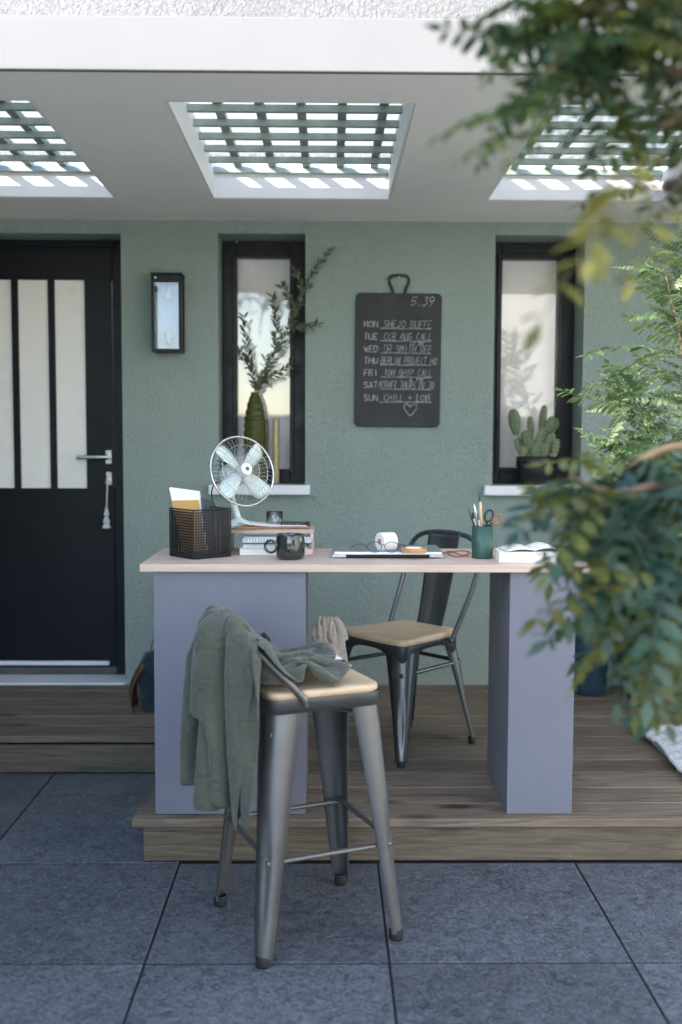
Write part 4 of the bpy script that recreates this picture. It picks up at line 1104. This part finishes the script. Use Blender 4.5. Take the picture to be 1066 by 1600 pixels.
for sg in (-1, 1):
    R_ = []
    for i in range(13):
        u = i/12; R_.append([T_ @ Vector((sg*.088*u, -.052+.104*v/5, .0008+.017*math.sin(math.pi*min(1, .10+u*.9))*(.55+.4*v/5)*(1 if sg > 0 else .72))) for v in range(6)])
    o = MB().loft(R_, False, True, False).build('page', M_paper if sg > 0 else M_paperw, mag); md = o.modifiers.new('solid', 'SOLIDIFY'); md.thickness = .003; md.offset = 1

# ================================================================== SOFT THINGS, BAG, RUG, POTS
TcN = np.array(Tc); TcI = np.array(Tc.inverted())
def col_chair(P):
    hit = np.zeros(P.shape[:2], bool); P, hit = boxtop(P, TcI, TcN, .165, .165, .36, zc_+.026, hit)
    return caps(P, np.array(Tc @ Vector((.155, -.155, .40))), np.array(Tc @ Vector((.19, -.19, .05))), .045, hit)
n, m2 = 30, 26; rest = np.zeros((n, m2, 3)); P0 = np.zeros((n, m2, 3)); rg = np.random.RandomState(3)
top_ = PY(513, 962, 3.60); 
for i in range(n):
    for j in range(m2):
        s_, w_ = .27*i/(n-1), .26*(j/(m2-1)-.5); rest[i, j] = (s_, w_, 0)
        d = s_-.10; gx_ = .22+.18*min(1, abs(d)/.10)
        f = .022*math.sin(j*1.15+1.0*math.sin(i*.35))*min(1, abs(d)/.04+.2)
        x = top_.x+(w_*gx_*(1.0 if d > 0 else .8))-.012*(1 if d > 0 else -1)*min(1, abs(d)/.02); y_ = 3.60+(-.020 if d > 0 else .03)*min(1, abs(d)/.03)-(f if d > 0 else -f)
        P0[i, j] = (x, y_, top_.z-abs(d)*1.0)
P0 += rg.normal(0, .001, P0.shape); pin = np.zeros((n, m2), bool); pin[int(.10/.27*(n-1))] = True; pin[int(.10/.27*(n-1))+1] = True
Pc = drape(P0, rest, 45, lambda P: (P, np.zeros(P.shape[:2], bool)), pin, bend=.2)
scf = thing('linen_cloth', 'crumpled beige linen cloth hanging at the front corner of the desk chair', 'cloth', tuple(top_))
cloth_obj(Pc, 'cloth', M_beige, scf, .003)
# white cloth on the far side of the stool seat
rest = np.zeros((16, 16, 3)); P0 = np.zeros((16, 16, 3)); rg = np.random.RandomState(9)
for i in range(16):
    for j in range(16):
        rest[i, j] = (i*.0095, j*.0095, 0); P0[i, j] = (.050+.070*i/15+.010*math.sin(j*1.3), .055+.065*j/15+.010*math.sin(i*1.1+2), zs+.075+.02*math.sin(i*.9)*math.cos(j*.8))
P0 = (P0+rg.normal(0, .002, P0.shape))@TsN[:3, :3].T+TsN[:3, 3]
Pw = drape(P0, rest, 55, lambda P: heap(P, .036, 55, 48), None, bend=.3, fric=.7)
wc = thing('white_napkin', 'crumpled white cloth on the stool seat behind the jacket', 'cloth', tuple(Ts @ Vector((.07, .07, zs+.02))))
cloth_obj(Pw, 'cloth', M_wcloth, wc, .003)
# bag behind the desk panel
bg_ = thing('shoulder_bag', 'dark canvas shoulder bag with a tan flap standing behind the desk leg', 'bag', (-.62, 4.30, ZD))
bp_ = MB(); R_ = []
for z, k in ((.003, .93), (.02, 1.0), (.12, 1.02), (.20, .98), (.245, .86), (.262, .6)):
    R_.append([Vector((-.615+p[0]*k, 4.30+p[1]*(k*.9), ZD+z)) for p in rrect(.36, .13, .05, 6)])
bp_.loft(R_); bp_.build('body', M_bag, bg_)
fl = MB(); R_ = []
for i in range(11):
    t = i/10; z = .235-.20*t**1.1; x = -.765-.055*math.sin(t*2.2)
    R_.append([Vector((x-.012*math.sin(v*2), 4.22+.15*v/4, ZD+z-.02*abs(v-2))) for v in range(5)])
fl.loft(R_, False, True, False); o = fl.build('flap', M_bagtan, bg_); md = o.modifiers.new('solid', 'SOLIDIFY'); md.thickness = .006
MB().tube(bez([(-.75, 4.30, ZD+.22), (-.72, 4.30, ZD+.31), (-.58, 4.31, ZD+.34), (-.44, 4.30, ZD+.31), (-.41, 4.30, ZD+.22)], 30), .007, 8, flat=.4).build('strap', M_bagtan, bg_)
# quilted mat
mat0, X0, X1, Y0, Y1 = None, 1.195, 2.05, 3.30, 4.015
rug = thing('quilted_mat', 'pale grey quilted mat with a plain border on the deck', 'mat', (1.6, 3.65, ZD))
m_ = MB(); nx, ny = 150, 126; R_ = []
for i in range(nx+1):
    row = []
    for j in range(ny+1):
        x = X0+.02+(X1-X0-.04)*i/nx; y_ = Y0+.02+(Y1-Y0-.04)*j/ny
        u, v = (x+y_)*22, (x-y_)*22
        q = abs(math.sin(u*math.pi/1.6))**.5*abs(math.sin(v*math.pi/1.6))**.5
        lift = .018*math.exp(-((x-X0)/.06))*(.5+.5*math.sin(y_*9))
        row.append(Vector((x+.008*math.sin(y_*14), y_+.006*math.sin(x*17), ZD+.010+.013*q+lift)))
    R_.append(row)
m_.loft(R_, False, True, False); m_.build('quilt', M_rug, rug)
bd = [R_[i][0] for i in range(0, nx+1, 5)]+[R_[-1][j] for j in range(0, ny+1, 5)]+[R_[i][-1] for i in range(nx, -1, -5)]+[R_[0][j] for j in range(ny, -1, -4)]
MB().tube([p+Vector((0, 0, -.003)) for p in bd], .0115, 8, False, .55).build('border', M_rug, rug)
und = MB().box((X0+.03, Y0+.03, ZD+.002), (X1-.03, Y1-.03, ZD+.010)).build('underside', M_rug, rug)
# blue pots and black planter behind the shrub
bx = PY(921, 1060, 4.60)
pot = thing('blue_pot', 'dark blue glazed cylinder pot on the deck by the wall', 'pot', (bx.x, 4.60, ZD))
MB().lathe([(0, .001), (.074, .001), (.080, .008), (.084, .30), (.084, .34), (.079, .34), (.077, .25), (0, .25)], (bx.x, 4.60, ZD), 36).build('body', M_blue, pot)
MB().lathe([(.0775, .255), (0, .262)], (bx.x, 4.60, ZD), 24).build('soil', M_soil, pot)
jx = PY(998, 850, 4.64)
jar = thing('tall_jar', 'tall slim navy jar standing against the wall behind the planter', 'jar', (jx.x, 4.66, ZD))
MB().lathe([(0, .001), (.05, .001), (.052, .01), (.052, .70), (.04, .76), (.036, .78), (.031, .78), (.034, .74), (.045, .68), (.045, .02), (0, .012)], (jx.x, 4.66, ZD), 28).build('body', M_blue, jar)
pl = thing('planter', 'square black planter with the leafy shrub at the end of the deck', 'planter', (1.55, 4.42, ZD))
PX0, PX1, PY0_, PY1_, PH = 1.335, 1.74, 4.235, 4.62, .36
m_ = MB(); w_ = .018
m_.box((PX0, PY0_, ZD+.001), (PX1, PY0_+w_, ZD+PH)); m_.box((PX0, PY1_-w_, ZD+.001), (PX1, PY1_, ZD+PH))
m_.box((PX0, PY0_+w_, ZD+.001), (PX0+w_, PY1_-w_, ZD+PH)); m_.box((PX1-w_, PY0_+w_, ZD+.001), (PX1, PY1_-w_, ZD+PH))
m_.build('box', M_planter, pl, bevel=.002)
MB().box((PX0+w_, PY0_+w_, ZD+.002), (PX1-w_, PY1_-w_, ZD+PH-.05)).build('soil', M_soil, pl)

# ================================================================== FOLIAGE
def frond_mesh(name, mat, L, pairs, ll, lw, droop, seed, stem=.0012, up=.15):
    r_ = random.Random(seed); m_ = MB(); rach = []
    for i in range(11):
        t = i/10; rach.append(Vector((L*t*(1-.12*droop*t), .03*L*math.sin(t*3+seed), -droop*L*t*t)))
    m_.tube(rach, [stem*(1-.6*i/10) for i in range(11)], 4, False)
    def at(t):
        f = t*10; i = min(9, int(f)); return rach[i].lerp(rach[i+1], f-i), (rach[i+1]-rach[i]).normalized()
    for k in range(pairs):
        t = .16+.80*k/(pairs-1); p, tg = at(t); sz = math.sin(math.pi*(.18+.72*t))**.5
        for sg in (-1, 1):
            if r_.random() < .03: continue
            sd = Vector((0, sg, 0)); d = (sd*r_.uniform(.85, 1.05)+tg*r_.uniform(.25, .6)+Vector((0, 0, r_.uniform(-.45, up)))).normalized()
            nr = Vector((r_.uniform(-.35, .35), r_.uniform(-.35, .35), 1))
            l_, w_ = ll*sz*r_.uniform(.85, 1.1), lw*sz*r_.uniform(.9, 1.1)
            b0 = p+d*.0015; dd = d; s2 = dd.cross(nr).normalized(); u2 = s2.cross(dd)
            pts = []
            for tt, ww in ((0, .05), (.18, .62), (.45, 1.0), (.75, .86), (.93, .45), (1, .02)):
                c_ = b0+dd*(l_*tt)-u2*(.12*l_*tt*tt); pts.append((c_+s2*(w_*ww*.5)+u2*(.12*w_*ww), c_, c_-s2*(w_*ww*.5)+u2*(.12*w_*ww)))
            vs = [q for tr3 in pts for q in tr3]; fs = []
            for i in range(5): fs += [(3*i, 3*i+1, 3*i+4, 3*i+3), (3*i+1, 3*i+2, 3*i+5, 3*i+4)]
            m_.add(vs, fs, True)
    p, tg = at(.99); s2 = Vector((0, 1, 0)); vs = [p, p+tg*ll*.45+s2*lw*.45, p+tg*ll, p+tg*ll*.45-s2*lw*.45]; m_.add(vs, [(0, 1, 2, 3)], True)
    me = m_.mesh(name, mat); return me
def place_frond(me, p, d, parent, roll=0, scale=1.0):
    d = d.normalized(); o = bpy.data.objects.new('frond', me); link(o, parent)
    z = Vector((0, 0, 1)); y_ = z.cross(d)
    if y_.length < .05: y_ = Vector((0, 1, 0))
    y_.normalize(); z = d.cross(y_)
    R_ = Matrix((d, y_, z)).transposed() @ Matrix.Rotation(roll, 3, 'X')
    M4 = Matrix.Translation(p-ORI[parent]) @ R_.to_4x4() @ Matrix.Diagonal((scale, scale, scale, 1))
    o.matrix_local = M4; return o
# ---- shrub in the planter, catching the sun
rs = random.Random(21)
F2 = [frond_mesh('shrub_frond', M_leaf2, .17, 11, .030, .0145, dr, sd, .0016) for dr, sd in ((.05, 1), (.2, 2), (.4, 3), (-.1, 4))]
shrub = thing('shrub', 'sunlit feathery shrub with pinnate leaves growing from the black planter', 'shrub', (1.5, 4.4, ZD+PH-.05))
base = Vector((1.50, 4.42, ZD+PH-.052))
stems = [[base, PY(1085, 900, 4.1), PY(1050, 760, 3.65), PY(1005, 660, 3.35), PY(975, 600, 3.25)],
         [base+Vector((.03, 0, 0)), PY(1110, 850, 4.0), PY(1080, 700, 3.55), PY(1068, 560, 3.35), PY(1040, 430, 3.25)],
         [base+Vector((-.02, .01, 0)), PY(1060, 860, 4.0), PY(1010, 760, 3.6), PY(985, 700, 3.4), PY(960, 690, 3.3)],
         [base+Vector((-.04, -.02, 0)), PY(1045, 960, 4.15), PY(1005, 880, 3.9), PY(975, 810, 3.7), PY(950, 770, 3.6)],
         [base+Vector((.02, .03, 0)), PY(1120, 760, 3.9), PY(1095, 620, 3.5), PY(1085, 480, 3.4), PY(1075, 380, 3.35)]]
for st in stems:
    c = bez(st, 24); MB().tube(c, [.009*(1-.75*i/(len(c)-1)) for i in range(len(c))], 7).build('stem', M_bark2, shrub)
explicit = [((1030, 545), (922, 540), 3.22), ((1062, 470), (990, 458), 3.2), ((1066, 530), (985, 520), 3.22), ((985, 632), (885, 637), 3.15), ((1062, 420), (1028, 380), 3.25), ((1000, 640), (955, 560), 3.2),
            ((1000, 690), (950, 690), 3.2), ((1010, 650), (960, 610), 3.18), ((1010, 585), (950, 575), 3.2), ((1060, 600), (1000, 560), 3.25), ((1066, 440), (1000, 430), 3.28), ((975, 640), (952, 690), 3.2), ((1000, 700), (945, 730), 3.3),
            ((1066, 640), (1010, 600), 3.2), ((1040, 690), (1000, 640), 3.25), ((1066, 500), (1020, 480), 3.3), ((1066, 560), (1000, 540), 3.3)]
for (a, b_, Y) in explicit:
    p = PY(*a, Y+.05); q = PY(*b_, Y-.05); d = q-p; me = rs.choice(F2)
    place_frond(me, p, d+Vector((0, 0, .1*d.length)), shrub, rs.uniform(-.6, .6), d.length/.165)
for st in stems:
    c = bez(st, 40)
    for i in range(int(len(c)*.22), len(c)):
        for k in range(3):
            tg = (c[min(i+1, len(c)-1)]-c[i-1]).normalized(); a = rs.uniform(0, 6.28)
            d = tg*.5+Vector((math.cos(a)*1.0-.15, math.sin(a)*.7-.2, rs.uniform(-.5, .5)))
            place_frond(rs.choice(F2), c[i], d, shrub, rs.uniform(-.8, .8), rs.uniform(.45, .85))
# ---- tree beside the camera, its leaves hanging into the view
rs = random.Random(33)
F1 = [frond_mesh('tree_frond', M_leaf, .20, 8, .037, .0165, dr, sd, .0016, .05) for dr, sd in ((.15, 5), (.35, 6), (.6, 7), (.9, 8))]
F3 = [frond_mesh('tree_frond', M_leaf3, .20, 6, .056, .027, dr, sd, .0018, .05) for dr, sd in ((.15, 15), (.35, 16), (.6, 17), (.9, 18))]
F4 = [frond_mesh('tree_frond', M_leaf4, .20, 6, .055, .026, dr, sd, .0018, .05) for dr, sd in ((.15, 25), (.35, 26), (.6, 27), (.9, 28))]
tree = thing('tree', 'leafy tree with hanging pinnate leaves in the foreground right of the desk', 'tree', (1.55, 1.1, 0))
trunk = bez([(1.55, 1.1, -.05), (1.5, 1.12, .8), (1.45, 1.1, 1.6), (1.30, 1.05, 2.3), (1.1, .95, 3.0)], 28)
MB().tube(trunk, [.075*(1-.55*i/(len(trunk)-1)) for i in range(len(trunk))], 12).build('trunk', M_bark, tree)
BR = [  # (points, density, spread, reach)
    [Vector((1.42, 1.1, 1.7)), PY(1120, 120, 1.5), PY(1010, 60, 1.45), PY(930, 70, 1.4), PY(860, 110, 1.35)],
    [Vector((1.40, 1.1, 1.8)), PY(1130, 20, 1.45), PY(1000, -10, 1.4), PY(900, 20, 1.4)],
    [Vector((1.42, 1.1, 1.65)), PY(1130, 190, 1.55), PY(1070, 180, 1.5), PY(1030, 200, 1.45)],
    [Vector((1.45, 1.1, 1.5)), PY(1140, 300, 1.6), PY(1080, 285, 1.5), PY(1050, 300, 1.45)],
    [Vector((1.5, 1.12, .9)), PY(1160, 820, 1.7), PY(1060, 760, 1.7), PY(960, 770, 1.65), PY(890, 745, 1.6)],
    [Vector((1.5, 1.12, .85)), PY(1150, 900, 1.75), PY(1060, 850, 1.75), PY(990, 830, 1.7), PY(930, 830, 1.7)],
    [Vector((1.5, 1.12, .95)), PY(1150, 740, 1.8), PY(1070, 700, 1.8), PY(1010, 715, 1.75), PY(965, 740, 1.75)],
    [Vector((1.5, 1.12, .75)), PY(1150, 960, 1.75), PY(1060, 930, 1.75), PY(1010, 950, 1.7), PY(960, 930, 1.7)],
]
for bi, pts in enumerate(BR):
    c = bez(pts, 28); MB().tube(c, [.016*(1-.8*i/(len(c)-1)) for i in range(len(c))], 7).build('branch', M_bark, tree)
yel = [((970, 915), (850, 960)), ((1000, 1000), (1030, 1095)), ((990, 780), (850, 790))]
ex = [((870, 170), (690, 205), 1.30, 1), ((830, 140), (770, 85), 1.32, 1), ((880, 60), (835, 100), 1.35, 1), ((860, 210), (735, 240), 1.28, 1), ((900, 150), (790, 190), 1.3, 2), ((960, 40), (850, 10), 1.35, 0),
      ((930, 110), (855, 70), 1.3, 1), ((990, 330), (905, 480), 1.15, 2), ((1000, 300), (930, 400), 1.15, 3), ((1030, 250), (960, 330), 1.25, 2), ((1050, 330), (1000, 420), 1.2, 2),
      ((960, 775), (838, 755), 1.55, 0), ((990, 780), (850, 790), 1.5, 1), ((960, 790), (872, 880), 1.5, 2), ((1000, 800), (930, 860), 1.55, 3), ((1040, 800), (970, 760), 1.6, 0), ((950, 760), (930, 710), 1.65, 0),
      ((1020, 900), (905, 885), 1.5, 0), ((970, 915), (850, 960), 1.45, 1), ((1000, 920), (900, 1000), 1.55, 2), ((1000, 980), (960, 1080), 1.6, 2), ((1000, 1000), (1030, 1095), 1.45, 1), ((1050, 900), (1020, 1060), 1.45, 2), ((1066, 960), (1050, 1070), 1.5, 2),
      ((960, 960), (920, 1010), 1.6, 2), ((1066, 830), (1000, 870), 1.6, 1), ((1040, 850), (1010, 960), 1.55, 2)]
for a, b_, Y, k in ex:
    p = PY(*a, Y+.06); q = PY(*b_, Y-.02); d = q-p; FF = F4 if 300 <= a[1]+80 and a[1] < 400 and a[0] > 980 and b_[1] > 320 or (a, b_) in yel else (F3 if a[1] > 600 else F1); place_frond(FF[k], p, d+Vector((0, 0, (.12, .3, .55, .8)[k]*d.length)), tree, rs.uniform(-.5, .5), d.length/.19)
for bi, pts in enumerate(BR):
    c = bez(pts, 44); lo = .40
    for i in range(int(len(c)*lo), len(c)):
        if 2 <= bi < 4 and i % 3: continue
        if bi >= 4 and (i % 2 and c[i].x < .58): continue
        for k in range(2 if bi < 2 or (bi >= 4 and c[i].x > .52) else 1):
            a = rs.uniform(0, 6.28); d = Vector((math.cos(a)*.8-.2, math.sin(a)*.7-.1, rs.uniform(-.35, .35) if bi < 4 else rs.uniform(-.9, .2)))
            place_frond(rs.choice(F1 if bi < 4 else F3), c[i], d, tree, rs.uniform(-.7, .7), rs.uniform(.5, .85) if bi < 4 else rs.uniform(.6, .95))
# crown above and beside the camera, out of the view, which keeps the hanging leaves in shade
cr = [[trunk[-1], Vector((.5, .75, 2.75)), Vector((-.2, .55, 2.55)), Vector((-.9, .35, 2.65))], [trunk[-3], Vector((.6, 1.2, 2.7)), Vector((.05, 1.0, 2.5)), Vector((-.4, .8, 2.6))],
      [trunk[-1], Vector((.6, .3, 3.0)), Vector((.0, .1, 2.85)), Vector((-.7, -.2, 2.9))], [trunk[-2], Vector((1.4, .6, 3.2)), Vector((1.6, .0, 3.3))]]
for pts in cr:
    c = bez(pts, 40); MB().tube(c, [.024*(1-.75*i/(len(c)-1)) for i in range(len(c))], 7).build('branch', M_bark, tree)
    for i in range(int(len(c)*.25), len(c)):
        for k in range(4):
            a = rs.uniform(0, 6.28); d = Vector((math.cos(a), math.sin(a), rs.uniform(-.5, .5)))
            p = c[i]+Vector((rs.uniform(-.1, .1), rs.uniform(-.1, .1), rs.uniform(-.06, .12)))
            place_frond(rs.choice(F1), p, d, tree, rs.uniform(-.7, .7), rs.uniform(.9, 1.3))
